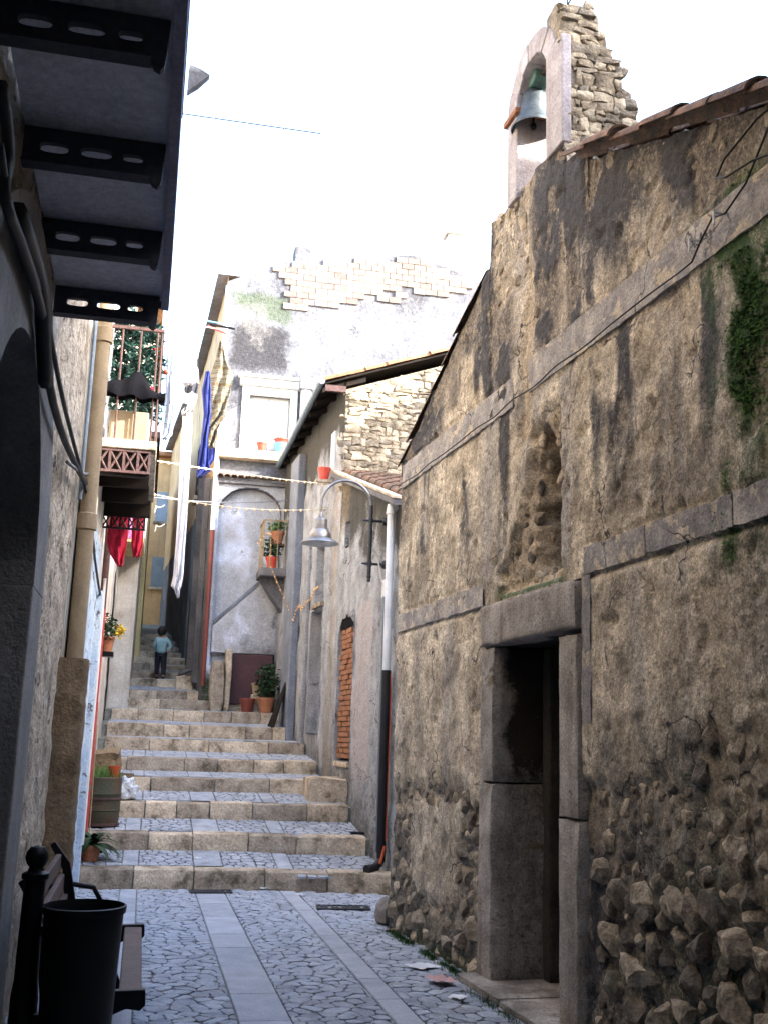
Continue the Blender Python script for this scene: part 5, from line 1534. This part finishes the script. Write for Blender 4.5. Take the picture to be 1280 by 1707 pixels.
# big leafy plant at the foot of the steps
t = potted('potted_plant', 'dark leafy plant in a terracotta pot on the first step', (-.47, 13.02, stairz(13.02)), .12, .17, 'terracotta', n=0)
m = MB(); rr = random.Random(8)
c0 = V((-.47, 13.02, stairz(13.02) + .16))
for k in range(64):
    a = rr.uniform(0, 6.28); l = rr.uniform(.30, .50); el = rr.uniform(.2, 1.3)
    d = V((math.cos(a) * math.cos(el), math.sin(a) * math.cos(el), math.sin(el))); s = d.cross(V((0, 0, 1))).normalized()
    pts_ = []
    for i in range(6):
        tt = i / 5; p = c0 + d * l * tt + V((0, 0, -.32 * tt * tt * l * 2)); w = .042 * math.sin(math.pi * min(.97, tt * .9 + .08))
        pts_ += [p - s * w, p + s * w]
    m.add(pts_, [(2 * i, 2 * i + 1, 2 * i + 3, 2 * i + 2) for i in range(5)])
m.build('foliage', M['leaf'], t, smooth=True, fix=False)
# barrel planter
bc_ = V((-.42, 13.95, stairz(13.95) + .0))
t = thing('barrel_planter', 'green metal barrel planter with hoops standing on the second step', 'planter', bc_)
MB().lathe(bc_, [(.20, 0), (.215, .02), (.222, .17), (.23, .18), (.224, .2), (.226, .36), (.234, .375), (.227, .39), (.224, .56), (.215, .57), (.20, .55), (0, .54)], 24, False).build('barrel', M['barrel'], t, smooth=35)
MB().lathe(bc_, [(.2165, .0), (.232, .005), (.232, .03), (.2165, .035)], 24, False).build('hoop', M['rust'], t, smooth=35)
MB().lathe(bc_, [(.2265, .30), (.238, .305), (.238, .325), (.2265, .33)], 24, False).build('hoop', M['rust'], t, smooth=35)
m = MB(); rr = random.Random(9)
for k in range(260):
    a = rr.uniform(0, 6.28); r = .19 * math.sqrt(rr.random()); p = bc_ + V((math.cos(a) * r, math.sin(a) * r, .54)); tip = p + V((rr.gauss(0, .06), rr.gauss(0, .06), rr.uniform(.07, .2)))
    w = V((.006, .004, 0)); m.add([p - w, p + w, tip], [(0, 1, 2)])
m.build('foliage', M['leaf2'], t, fix=False)
m = MB(); pot(m, bc_ + V((.12, -.05, .545)), .07, .16); tt = base_top(m, 'flower_pot', M['orangepipe'], 'small orange pot standing in the barrel planter', 'pot', smooth=40)
m = MB(); pot(m, (-.18, 15.1, stairz(15.1)), .11, .26); base_top(m, 'flower_pot', M['brownmortar'], 'empty brown pot on the third step beside the barrel', 'pot', smooth=40)
o = rough_block('rough_stone', (-.64, 14.55, stairz(14.6)), (-.28, 15.0, stairz(14.6) + .60), M['brownmortar'], None, 12, .12); tag(o, 'rough brown stone mass behind the barrel planter', 'stone')
# crumpled plastic bag
bm = bmesh.new(); bmesh.ops.create_icosphere(bm, subdivisions=4, radius=1)
for v in bm.verts:
    p = v.co.copy(); f = 1 + .35 * noise.noise(p * 2) + .18 * abs(noise.noise(p * 6)) ; v.co = V((p.x * .15, p.y * .12, max(-.45, p.z) * .17)) * f
me = bpy.data.meshes.new('plastic_bag'); bm.to_mesh(me); bm.free(); o = link('plastic_bag', me, M['plasticbag'], None, V((-.16, 14.62, stairz(14.62) + .09)))
tag(o, 'crumpled pale plastic bag on the step beside the barrel', 'bag')
# bamboo cane by the door
base_top(MB().tube([(-.52, 13.6, .42), (-.535, 13.6, 1.75)], .010, 6), 'cane', M['tanpipe'], 'thin cane upright beside the barrel planter', 'cane')
# flower box on the wall
fb = V((-.50, 13.55, 2.62))
t = thing('flower_box', 'wall pot with yellow flowers and trailing green on the red pipe', 'potted plant', fb)
m = MB(); pot(m, fb, .09, .18); m.build('pot', M['terracotta'], t, smooth=40)
m = MB(); leafball(m, fb + V((-.03, 0, .28)), (.16, .2, .18), 260, .06, random.Random(4)); m.build('foliage', M['leaf'], t, fix=False)
m = MB(); leafball(m, fb + V((.13, 0, .26)), (.07, .10, .09), 130, .05, random.Random(5)); m.build('flowers', M['yellowflower'], t, fix=False)
m = MB(); leafball(m, fb + V((-.06, 0, .38)), (.04, .08, .05), 20, .04, random.Random(6)); m.build('red_flowers', M['redpot'], t, fix=False)
MB().box((-.64, 13.45, 2.56), (-.41, 13.66, 2.617)).build('shelf', M['iron'], t)
# pots by the cellar door
z_ = stairz(20.3)
potted('potted_plant', 'bushy plant in a terracotta pot left of the grey wall by the cellar door', (2.20, 20.28, z_), .15, .28, 'terracotta', n=420, rad=(.22, .22, .36), size=.09, seed=31, lift=.28)
m = MB(); pot(m, (1.86, 20.36, z_), .14, .26); base_top(m, 'flower_pot', M['brownpipe'], 'empty dark red pot in front of the cellar door', 'pot', smooth=40)
m = MB(); pot(m, (2.06, 20.62, z_ + .36), .12, .2); base_top(m, 'flower_pot', M['tanpipe'], 'pale clay bowl behind the terracotta pots by the cellar door', 'pot', smooth=40)
tag(rough_block('stone_block', (1.95, 20.50, z_ - .02), (2.2, 20.76, z_ + .36), M['limestone'], None, 55, .02), 'stone block under the pale clay bowl', 'stone')
# landing pots
potted('potted_plant', 'terracotta pot with leaves on the small landing balcony rail', (2.26, 20.36, 5.30), .13, .24, 'terracotta', n=160, rad=(.2, .16, .14), size=.08, seed=33, mleaf='leaf2')
base_top(MB().box((2.12, 20.26, 5.26), (2.40, 20.5, 5.298)), 'pot_shelf', M['rust'], 'rusty shelf holding a pot on the landing balcony', 'shelf')
potted('potted_plant', 'red pot with trailing plant on the floor of the landing balcony', (2.18, 20.36, 4.822), .12, .22, 'redpot', n=220, rad=(.18, .14, .22), size=.09, seed=34, lift=.16)
# sill pots of the white window
z_ = 7.252
m = MB(); pot(m, FH.p(.86, .08, z_), .10, .19); base_top(m, 'flower_pot', M['redpot'], 'single red pot on the sill of the white window', 'pot', smooth=40)
m = MB(); pot(m, FH.p(1.24, .08, z_), .15, .20, False); base_top(m, 'flower_pot', M['bluepot'], 'wide blue bowl on the sill of the white window', 'pot', smooth=40)
potted('potted_plant', 'red pot with sprouts stacked in the blue bowl on the sill', FH.p(1.24, .08, z_ + .175), .14, .12, 'redpot', n=30, rad=(.1, .1, .06), size=.05, seed=35, mleaf='leaf2', lift=.03)
base_top(MB().box(tuple(SF.p(4.24, .26, 5.62)), tuple(SF.p(4.0, .02, 5.66))), 'pot_shelf', M['limestone'], 'small stone shelf under the red pot on the stone house', 'shelf')
m = MB(); pot(m, SF.p(4.12, .13, 5.665), .10, .2); base_top(m, 'flower_pot', M['redpot'], 'bright red pot on the stone house wall above the lamp', 'pot', smooth=40)

# ================================================================== MOSS AND GRASS ON THE CHURCH
m = MB(); rr = random.Random(14)
tries = 0; made = 0
while made < 7000 and tries < 60000:
    tries += 1
    u = rr.uniform(5.05, 6.4); z = rr.uniform(.9, 4.6)
    if 4.08 < z < 4.44: continue
    w_ = ch_mask(u, z)[1]
    if rr.random() > (w_ - .4) * 1.6 or fbm(V((u * 2.5, z * 2, 66)), 3) < -.12: continue
    made += 1
    p = CH.p(u, ch_depth(u, z), z); d = (CH.n * rr.uniform(.3, 1) + V((0, rr.gauss(0, .4), -rr.uniform(.1, 1.0)))).normalized(); s = d.cross(CH.n).normalized()
    l = rr.uniform(.008, .022); w2 = l * .35
    m.add([p, p + d * l * .5 + s * w2, p + d * l, p + d * l * .5 - s * w2], [(0, 1, 2, 3)])
o = m.build('wall_moss', M['moss'], None, fix=False); tag(o, 'green moss and creepers hanging on the right end of the church wall', 'moss', kind='stuff')
m = MB()
for k in range(2600):
    u = rr.uniform(.25, 2.3) if rr.random() < .75 else rr.uniform(2.3, 4.6)
    if fbm(V((u * 2.2, 0, 5)), 2) < -.15: continue
    wall_w = .06 if u < 2.25 else .18 if u < 4.05 else .05
    p = CH.p(u, wall_w + abs(rr.gauss(0, .035)) + .01, -.005)
    tip = p + V((rr.gauss(0, .02), rr.gauss(0, .02), rr.uniform(.015, .07))); w2 = V((.003, .003, 0))
    m.add([p - w2, p + w2, tip], [(0, 1, 2)])
o = m.build('wall_grass', M['moss'], None, fix=False); tag(o, 'short green weeds along the foot of the church wall', 'grass', kind='stuff')

# ================================================================== GRATES AND LITTER
def grate(label, cx, cy, lx, ly, z, rot=0):
    t = thing('drain_grate', label, 'drain', (cx, cy, z))
    M_ = Matrix.Rotation(rot, 4, 'Z')
    def b(lo, hi, name):
        m = MB().box(lo, hi); m.v = [M_ @ p + V((cx, cy, z)) for p in m.v]; return m.build(name, M['grate'], t)
    fr_ = MB()
    for lo, hi in (((-lx, -ly, 0), (lx, -ly + .025, .008)), ((-lx, ly - .025, 0), (lx, ly, .008)), ((-lx, -ly + .025, 0), (-lx + .025, ly - .025, .008)), ((lx - .025, -ly + .025, 0), (lx, ly - .025, .008))):
        fr_.box(lo, hi)
    fr_.v = [M_ @ p + V((cx, cy, z)) for p in fr_.v]; fr_.build('frame', M['grate'], t)
    n = int(2 * lx / .05)
    for k in range(1, n):
        x = -lx + 2 * lx * k / n
        b((x - .009, -ly + .025, 0), (x + .009, ly - .025, .006), 'bar')
    b((-lx + .01, -ly + .01, -.012), (lx - .01, ly - .01, -.004), 'pit')
grate('dark iron drain grate at the foot of the first step', .85, 12.38, .23, .12, .012)
c_ = atz(572, 1516); grate('long iron drain grate nearer the church corner', c_.x, c_.y, .27, .14, .012, -.12)
c_ = atz(603, 1437, .2); grate('small drain grate on the first step by the black pipe', c_.x, c_.y, .16, .07, stairz(c_.y) + .016)
def litter(label, px, py, w, l, m, seed, rot=0.0, h=.012, z=0.012):
    c = atz(px, py, z); n = 7; mb = MB(); vs = []
    for i in range(n):
        for j in range(n):
            a, b_ = (i / (n - 1) - .5) * w, (j / (n - 1) - .5) * l
            k = 1 + .25 * noise.noise(V((i * .9, j * .9, seed)))
            vs.append(V((c.x + (a * math.cos(rot) - b_ * math.sin(rot)) * k, c.y + (a * math.sin(rot) + b_ * math.cos(rot)) * k, c.z + h * (1 + noise.noise(V((i * .7, j * .7, seed + 3)))))))
    mb.add(vs, [(i * n + j, (i + 1) * n + j, (i + 1) * n + j + 1, i * n + j + 1) for i in range(n - 1) for j in range(n - 1)])
    base_top(mb, 'paper_scrap', m, label, 'litter', smooth=True)
litter('white paper sheet on the cobbles by the church wall', 702, 1613, .20, .20, M['paper'], 1, .5)
litter('crumpled pink wrapper between the paper scraps by the church', 735, 1640, .16, .20, M['pinkpaper'], 2, .2, .03)
litter('small white card on the cobbles nearest the church door', 762, 1665, .10, .10, M['paper'], 3, .9)
litter('white scrap at the foot of the first step', 443, 1483, .12, .05, M['paper'], 4, .1)
litter('tiny white scrap on the first step', 331, 1432, .07, .07, M['paper'], 5, .3, .01, .27)
litter('tiny white scrap on the street near the step', 500, 1493, .07, .06, M['paper'], 6, .3)
litter('brown dead leaves by the church corner', 655, 1552, .14, .06, M['pinkpaper'], 7, .3)
# stone guard at the church corner
cs = boulder(55); cs.materials.append(M['dressed'])
o = link('corner_stone', cs, None, None, CH.p(-.06, .03, .10)); o.scale = (.11, .13, .16)
tag(o, 'worn round guard stone at the foot of the church corner', 'stone')

# ================================================================== BENCH AND BIN
bench = thing('park_bench', 'dark slatted bench with black iron ends against the left wall', 'bench', (-.25, 6.5, 0))
for k in range(3):
    x = .035 - k * .125
    MB().box((x - .054, 5.62, .42), (x + .054, 7.42, .455)).build('seat_slat', M['wood'], bench, bevel=.008)
for k in range(3):
    z = .56 + k * .12
    x = -.40 - k * .030
    MB().box((x - .018, 5.62, z), (x + .018, 7.42, z + .095)).build('back_slat', M['wood'], bench, bevel=.008)
for y in (5.60, 7.44):
    m = MB()
    prof_ = [(.105, .47), (.11, .40), (.085, .375), (.02, .385), (-.04, .36), (-.06, .30), (-.045, .18), (.03, .02), (.03, .0), (-.05, .0), (-.12, .2), (-.2, .32), (-.30, .2), (-.36, .0), (-.44, .0), (-.42, .2), (-.37, .40), (-.43, .80), (-.52, .95), (-.49, .97), (-.385, .84), (-.30, .46)]
    m.prism([(x, y - .025, z) for x, z in prof_], (0, .05, 0)); m.build('end_frame', M['iron'], bench, bevel=.006)
arm = [(.09, .46), (.10, .56), (.05, .64), (-.08, .66), (-.25, .64), (-.40, .60)]
for y in (7.44,):
    MB().tube([(x - .28, y, z + .05) for x, z in arm], .016, 8).build('armrest', M['iron'], bench, smooth=40)
bn = V((-.185, 5.02, 0))
bin_ = thing('litter_bin', 'black round litter bin on a ball-topped post beside the bench', 'litter bin', bn)
zt = .93
MB().lathe(bn, [(.135, .22), (.14, .20), (.165, zt - .03), (.174, zt - .028), (.176, zt), (.168, zt + .003), (.163, zt - .02), (.132, .25), (0, .25)], 36, False).build('bucket', M['bin'], bin_, smooth=35)
MB().lathe(bn, [(0, .20), (.14, .20)], 36, False).build('bucket_floor', M['bin'], bin_)
pp = V((-.405, 5.10, 0))
MB().lathe(pp, [(.10, 0), (.10, .05), (.065, .08), (.058, .3), (.058, .55), (.05, .62), (.045, 1.02), (.058, 1.03), (.058, 1.05), (.035, 1.06), (.03, 1.075), (.042, 1.09), (.05, 1.115), (.046, 1.14), (.03, 1.16), (0, 1.167)], 20, False).build('post', M['iron'], bin_, smooth=35)
for z in (.45, .8):
    MB().box((-.36, 5.045, z), (-.32, 5.09, z + .04)).build('clamp', M['iron'], bin_)

# ================================================================== WIRES, LIGHTS, LAUNDRY
def sag(a, b_, s, n=14): 
    a, b_ = V(a), V(b_); return [a + (b_ - a) * (k / n) - V((0, 0, s * 4 * (k / n) * (1 - k / n))) for k in range(n + 1)]
A = V((-.08, 10.05, 5.60)); B = V((1.06, 20.85, 9.72))
base_top(MB().tube(sag(A, B, .02), .007, 5), 'clothesline', M['wire_white'], 'pale clothesline rising from the plant balcony to the white pipe', 'clothesline')
base_top(MB().tube(sag(A + V((.05, 0, .06)), B + V((.1, 0, .12)), .02), .010, 5), 'clothesline', M['bluepot'], 'blue cord beside the pale clothesline', 'clothesline')
base_top(MB().tube([aty(350, 540, 19.0), aty(392, 548, 19.0)], .022, 6), 'line_rod', M['iron'], 'short dark rod at the far end of the clothesline', 'rod')
base_top(MB().tube([aty(346, 543, 18.8), aty(378, 556, 18.8)], .018, 6), 'line_rod', M['redpaint'], 'short red rod under the dark rod of the clothesline', 'rod')
def wire(pa, ya, pb, yb, s, r, m, name, label, bulbs=0, cat='wire'):
    a, b_ = aty(*pa, ya), aty(*pb, yb); Q = sag(a, b_, s, 24)
    if not bulbs:
        return base_top(MB().tube(Q, r, 5), name, m, label, cat)
    t = thing(name, label, cat, a)
    MB().tube(Q, r, 5).build('cord', m, t)
    for k in range(bulbs):
        f = (k + .5) / bulbs * 24; i = int(f); p = Q[i].lerp(Q[min(i + 1, 24)], f - i)
        MB().lathe(p, [(0, -.028), (.013, -.02), (.013, 0), (.008, .012), (0, .014)], 6, False).build('bulb', M['bulb'], t)
    return t
wire((262, 768), 14, (552, 808), 16.0, .02, .007, M['wire_white'], 'light_string', 'pale string of lights crossing above the street lamp', 26, 'string lights')
wire((250, 822), 14.5, (545, 848), 15.6, .10, .005, M['wire_white'], 'light_string', 'lower string of lights behind the street lamp', 22, 'string lights')
wire((250, 828), 15, (480, 834), 18, .06, .007, M['cable_grey'], 'overhead_wire', 'thin grey wire below the light strings')
# light string on the landing and wall
pts_ = [(430, 905, 20.2), (446, 888, 20.15), (452, 890, 20.1), (452, 945, 20.1), (462, 970, 19.6), (480, 1010, 19.2), (492, 1030, 18.9), (498, 1034, 18.7), (502, 1018, 18.5), (507, 1008, 18.2), (513, 1016, 18.0), (520, 1004, 17.6), (528, 998, 17.2), (532, 984, 17.0), (541, 980, 16.8), (550, 978, 16.6)]
Q = [aty(a, b_, min(y, 20.4) - .05) for a, b_, y in pts_]
Q = [V((min(p.x, 2.84 - .05 * (p.y - 12.3) - .10), p.y, p.z)) for p in Q]
t = thing('light_string', 'string of orange bulbs draped from the landing rail along the grey wall', 'string lights', Q[0])
MB().tube(Q, .007, 5).build('cord', M['orangewood'], t)
for i in range(len(Q) - 1):
    for f in (.0, .33, .66):
        MB().lathe(Q[i].lerp(Q[i + 1], f), [(0, -.028), (.014, -.018), (.014, 0), (0, .014)], 6, False).build('bulb', M['bulb'], t)
# antenna boom over the street, on a mast from the blue-wall house
t = thing('tv_antenna', 'thin television antenna reaching out from the left roofs against the sky', 'antenna', aty(300, 188, 12))
a_, b2_ = aty(285, 186, 12), aty(535, 222, 12)
MB().tube([a_, b2_], .008, 5).build('boom', M['lampiron'], t)
for f, l in ((.28, 16), (.50, 26), (.75, 4)):
    p = a_.lerp(b2_, f); MB().tube([p, p - V((0, 0, l * .0066))], .009, 5).build('element', M['lampiron'], t)
MB().tube([a_, a_ + V((-.35, 0, -.3)), V((-.62, 12, 8.3))], .012, 6).build('mast', M['cable_grey'], t)
# hanging cloths: rows of (left px, right px, py) at a depth
def hang(name, label, y, rows, m, th=.05, cat='laundry', fold=3, seed=0):
    mb = MB(); n = 22; vs = []
    for ri, (l, r, py) in enumerate(rows):
        a, b_ = aty(l, py, y), aty(r, py, y); c = (a + b_) / 2; hv = (b_ - a) / 2
        for k in range(n):
            t = 2 * math.pi * k / n
            rip = 1 + .9 * math.sin(fold * math.cos(t) * 2.2 + ri * .5 + seed)
            vs.append(c + hv * math.cos(t) + V((0, th * math.sin(t) * rip + .4 * th * math.sin(fold * 2 * math.cos(t) + ri * .4 + seed), 0)))
    fs = [(i * n + k, i * n + (k + 1) % n, (i + 1) * n + (k + 1) % n, (i + 1) * n + k) for i in range(len(rows) - 1) for k in range(n)]
    fs += [tuple(range(n))[::-1], tuple((len(rows) - 1) * n + k for k in range(n))]
    mb.add(vs, fs)
    return base_top(mb, name, m, label, cat, smooth=60)
def rows(pts, n=4):
    out = []
    for a, b_ in zip(pts, pts[1:]):
        for k in range(n): out.append(tuple(a[i] + (b_[i] - a[i]) * k / n for i in range(3)))
    out.append(pts[-1]); return out
hang('hanging_sheet', 'long narrow white sheet hanging down between the houses', 13.2, rows([(308, 322, 650), (303, 320, 720), (299, 316, 800), (295, 311, 880), (289, 306, 960), (285, 303, 977), (291, 300, 984), (295, 299, 996)]), M['linen'], .06, seed=1)
hang('hanging_cloth', 'thin pale blue cloth hanging beside the plant balcony', 11.2, rows([(280, 292, 528), (278, 294, 590), (276, 292, 640), (275, 292, 690), (271, 287, 725), (270, 280, 732)]), M['linen_blue'], .04, seed=2)
hang('hanging_cloth', 'white blouse bunched on the line behind the pale blue cloth', 12.0, rows([(296, 328, 534), (294, 328, 570), (297, 327, 610), (300, 322, 640)]), M['linen'], .06, seed=3)
hang('hanging_shirt', 'black and white printed shirt hanging on the clothesline', 12.6, rows([(312, 330, 592), (308, 332, 640), (305, 328, 665), (303, 322, 685), (303, 312, 692)]), M['print'], .05, seed=4)
hang('hanging_trousers', 'royal blue trousers hanging on the clothesline', 15.5, rows([(343, 350, 620), (337, 352, 650), (340, 352, 690), (336, 347, 730), (331, 348, 770), (328, 352, 785), (329, 336, 796)]), M['bluecloth'], .06, seed=5)
hang('patterned_jumper', 'brown and cream patterned knit jumper hanging on the clothesline', 16.2, rows([(366, 370, 570), (359, 378, 600), (351, 390, 625), (350, 384, 655), (351, 378, 680), (353, 376, 694), (350, 369, 704), (344, 364, 716), (342, 362, 735), (345, 358, 746)]), M['knit'], .07, seed=6)
hang('hanging_cloth', 'blue striped cloth hanging below the patterned jumper', 16.6, rows([(350, 362, 690), (348, 361, 730), (344, 358, 766), (346, 352, 774)]), M['bluecloth'], .04, seed=9)
hang('red_cloth', 'red printed cloth hanging to a point under the plant balcony', 12.55, rows([(186, 216, 852), (180, 214, 880), (178, 212, 905), (184, 208, 925), (196, 205, 944)]), M['redcloth'], .05, seed=7)
hang('red_cloth', 'second red cloth hanging in folds right of the pointed one', 12.6, rows([(222, 240, 846), (220, 240, 880), (219, 238, 910), (222, 234, 928)]), M['redcloth'], .05, seed=8)
hang('pink_cloth', 'small pink cloth between the two red cloths', 12.9, rows([(207, 222, 858), (206, 221, 890), (208, 219, 898)]), M['pinkcloth'], .03, seed=10)
# black wire held by hooks along the church band, and the coil at its end
Q = [CH.p(u, .045 + .01 * math.sin(u * 7), 4.135 + .006 * math.sin(u * 9) + .02 * (u - 2.8) * (u > 2.8) * .6) for u in [k * .15 for k in range(0, 37)]]
Q += [CH.p(5.5, .05, 4.24), CH.p(5.62, .06, 4.30), CH.p(5.72, .05, 4.28), CH.p(5.9, .05, 4.35), CH.p(6.1, .06, 4.52), CH.p(6.3, .05, 4.70)]
base_top(MB().tube(Q, .0055, 5), 'wall_cable', M['cable'], 'thin cable clipped along the upper grey band of the church', 'cable', smooth=True)
Q = [CH.p(u, w, z) for u, w, z in ((6.4, .05, 4.62), (6.05, .08, 4.60), (5.80, .10, 4.52), (5.76, .12, 4.44), (5.84, .12, 4.40), (6.0, .08, 4.41), (6.2, .06, 4.36), (6.4, .05, 4.38))]
base_top(MB().tube(Q, .006, 6), 'wall_cable', M['cable'], 'loose black cable loop high at the right end of the church', 'cable', smooth=True)
for u, z in ((5.45, 4.26), (5.68, 4.30)):
    base_top(MB().tube([CH.p(u, .02, z), CH.p(u, .09, z), CH.p(u, .09, z - .07)], .007, 5), 'cable_hook', M['whitepipe'], ('left' if u < 5.5 else 'right') + ' one of two small white hooks holding the church cable', 'hook', group='hooks on the church cable')

# white curled iron hooks on the far balcony
for k, (px, py) in enumerate(((262, 846), (262, 878))):
    a = aty(255, py + 8, 19.2); Q = [a + V((.03 * math.cos(t) * (1 + t * .1) + t * .03, 0, .06 * math.sin(t) + t * .035)) for t in [i * .5 for i in range(12)]]
    base_top(MB().tube(Q, .010, 5), 'curled_bracket', M['whitepaint'], ('upper' if k == 0 else 'lower') + ' white curled iron bracket up the alley', 'bracket')

# ================================================================== CHILD ON THE STEPS
def skinned(name, joints, edges, root, sub=2):
    me = bpy.data.meshes.new(name); keys = list(joints); ix = {k: i for i, k in enumerate(keys)}
    me.from_pydata([joints[k][:3] for k in keys], [(ix[a], ix[b_]) for a, b_ in edges], [])
    o = bpy.data.objects.new(name, me); COL.objects.link(o)
    o.modifiers.new('skin', 'SKIN'); 
    for k in keys:
        r = joints[k][3]; sv = me.skin_vertices[0].data[ix[k]]
        sv.radius = r if isinstance(r, tuple) else (r, r); sv.use_root = (k == root)
    s = o.modifiers.new('sub', 'SUBSURF'); s.levels = sub; s.render_levels = sub
    dg = bpy.context.evaluated_depsgraph_get(); dg.update()
    res = bpy.data.meshes.new_from_object(o.evaluated_get(dg))
    bpy.data.objects.remove(o)
    res.polygons.foreach_set('use_smooth', [True] * len(res.polygons))
    return res
cy_ = 24.0; ch = aty(266, 1128, cy_); ch.z = stairz(cy_)
kid = thing('person', 'child in pale teal shirt and dark trousers climbing the upper steps, hand on hip', 'person', ch)
J = {'pel': (0, 0, .56, .085), 'wai': (0, -.01, .66, (.085, .07)), 'che': (.0, .01, .80, (.10, .075)), 'neck': (-.005, .03, .90, .04), 'hd0': (-.01, .04, .955, .062), 'hd1': (-.015, .05, 1.03, .082), 'hd2': (-.015, .05, 1.09, .055),
     'hl': (-.06, 0, .52, .07), 'kl': (-.065, .07, .32, .052), 'al': (-.06, .05, .08, .034), 'tl': (-.065, .14, .03, .03),
     'hr': (.06, 0, .52, .07), 'kr': (.07, -.0, .29, .05), 'ar': (.075, -.09, .07, .034), 'tr': (.075, -.01, .025, .03),
     'sl': (-.10, .02, .855, .045), 'el': (-.15, .05, .71, .034), 'wl': (-.09, .14, .64, .026), 'fl': (-.05, .17, .65, .022),
     'sr': (.10, .01, .855, .045), 'er': (.205, -.02, .72, .034), 'wr': (.135, -.03, .60, .026), 'fr': (.10, -.04, .575, .022)}
E_ = [('pel', 'wai'), ('wai', 'che'), ('che', 'neck'), ('neck', 'hd0'), ('hd0', 'hd1'), ('hd1', 'hd2'), ('pel', 'hl'), ('hl', 'kl'), ('kl', 'al'), ('al', 'tl'), ('pel', 'hr'), ('hr', 'kr'), ('kr', 'ar'), ('ar', 'tr'),
      ('che', 'sl'), ('sl', 'el'), ('el', 'wl'), ('wl', 'fl'), ('che', 'sr'), ('sr', 'er'), ('er', 'wr'), ('wr', 'fr')]
link('body', skinned('body', J, E_, 'pel'), M['skin'], kid)
def grow(j, keys, d): return {k: (*j[k][:3], tuple(r + d for r in j[k][3]) if isinstance(j[k][3], tuple) else j[k][3] + d) for k in keys}
def sube(keys): return [e for e in E_ if e[0] in keys and e[1] in keys]
k1 = ['pel', 'wai', 'che', 'sl', 'el', 'wl', 'sr', 'er', 'wr']
j1 = grow(J, k1, .016); j1['pel'] = (0, 0, .60, .115); j1['wai'] = (0, -.01, .68, .112); j1['che'] = (0, .01, .80, .118)
link('shirt', skinned('shirt', j1, sube(k1), 'wai'), M['shirt'], kid)
k2 = ['pel', 'hl', 'kl', 'al', 'hr', 'kr', 'ar']
j2 = grow(J, k2, .014); j2['pel'] = (0, 0, .575, .09)
link('trousers', skinned('trousers', j2, sube(k2), 'pel'), M['trousers'], kid)
hb_ = bmesh.new(); bmesh.ops.create_icosphere(hb_, subdivisions=3, radius=1.0)
for v in hb_.verts:
    p = v.co.copy(); f = 1 + .10 * noise.noise(p * 3) + .07 * noise.noise(p * 8)
    v.co = V((-.015 + p.x * .095 * f, .03 + p.y * .095 * f, 1.045 + (p.z * .105 if p.z > 0 else p.z * .125) * f))
hm_ = bpy.data.meshes.new('hair'); hb_.to_mesh(hm_); hb_.free(); hm_.polygons.foreach_set('use_smooth', [True] * len(hm_.polygons))
link('hair', hm_, M['hair'], kid)
for s, (a, t_) in (('l', ('al', 'tl')), ('r', ('ar', 'tr'))):
    sj = {'a': (J[a][0], J[a][1] - .02, J[a][2] - .045, .034), 'b': (J[t_][0], J[t_][1], J[t_][2] + .0, .03)}
    link('shoe', skinned('shoe', sj, [('a', 'b')], 'a'), M['shoe'], kid)
for e in (-.03, .03):                            # ears
    pass
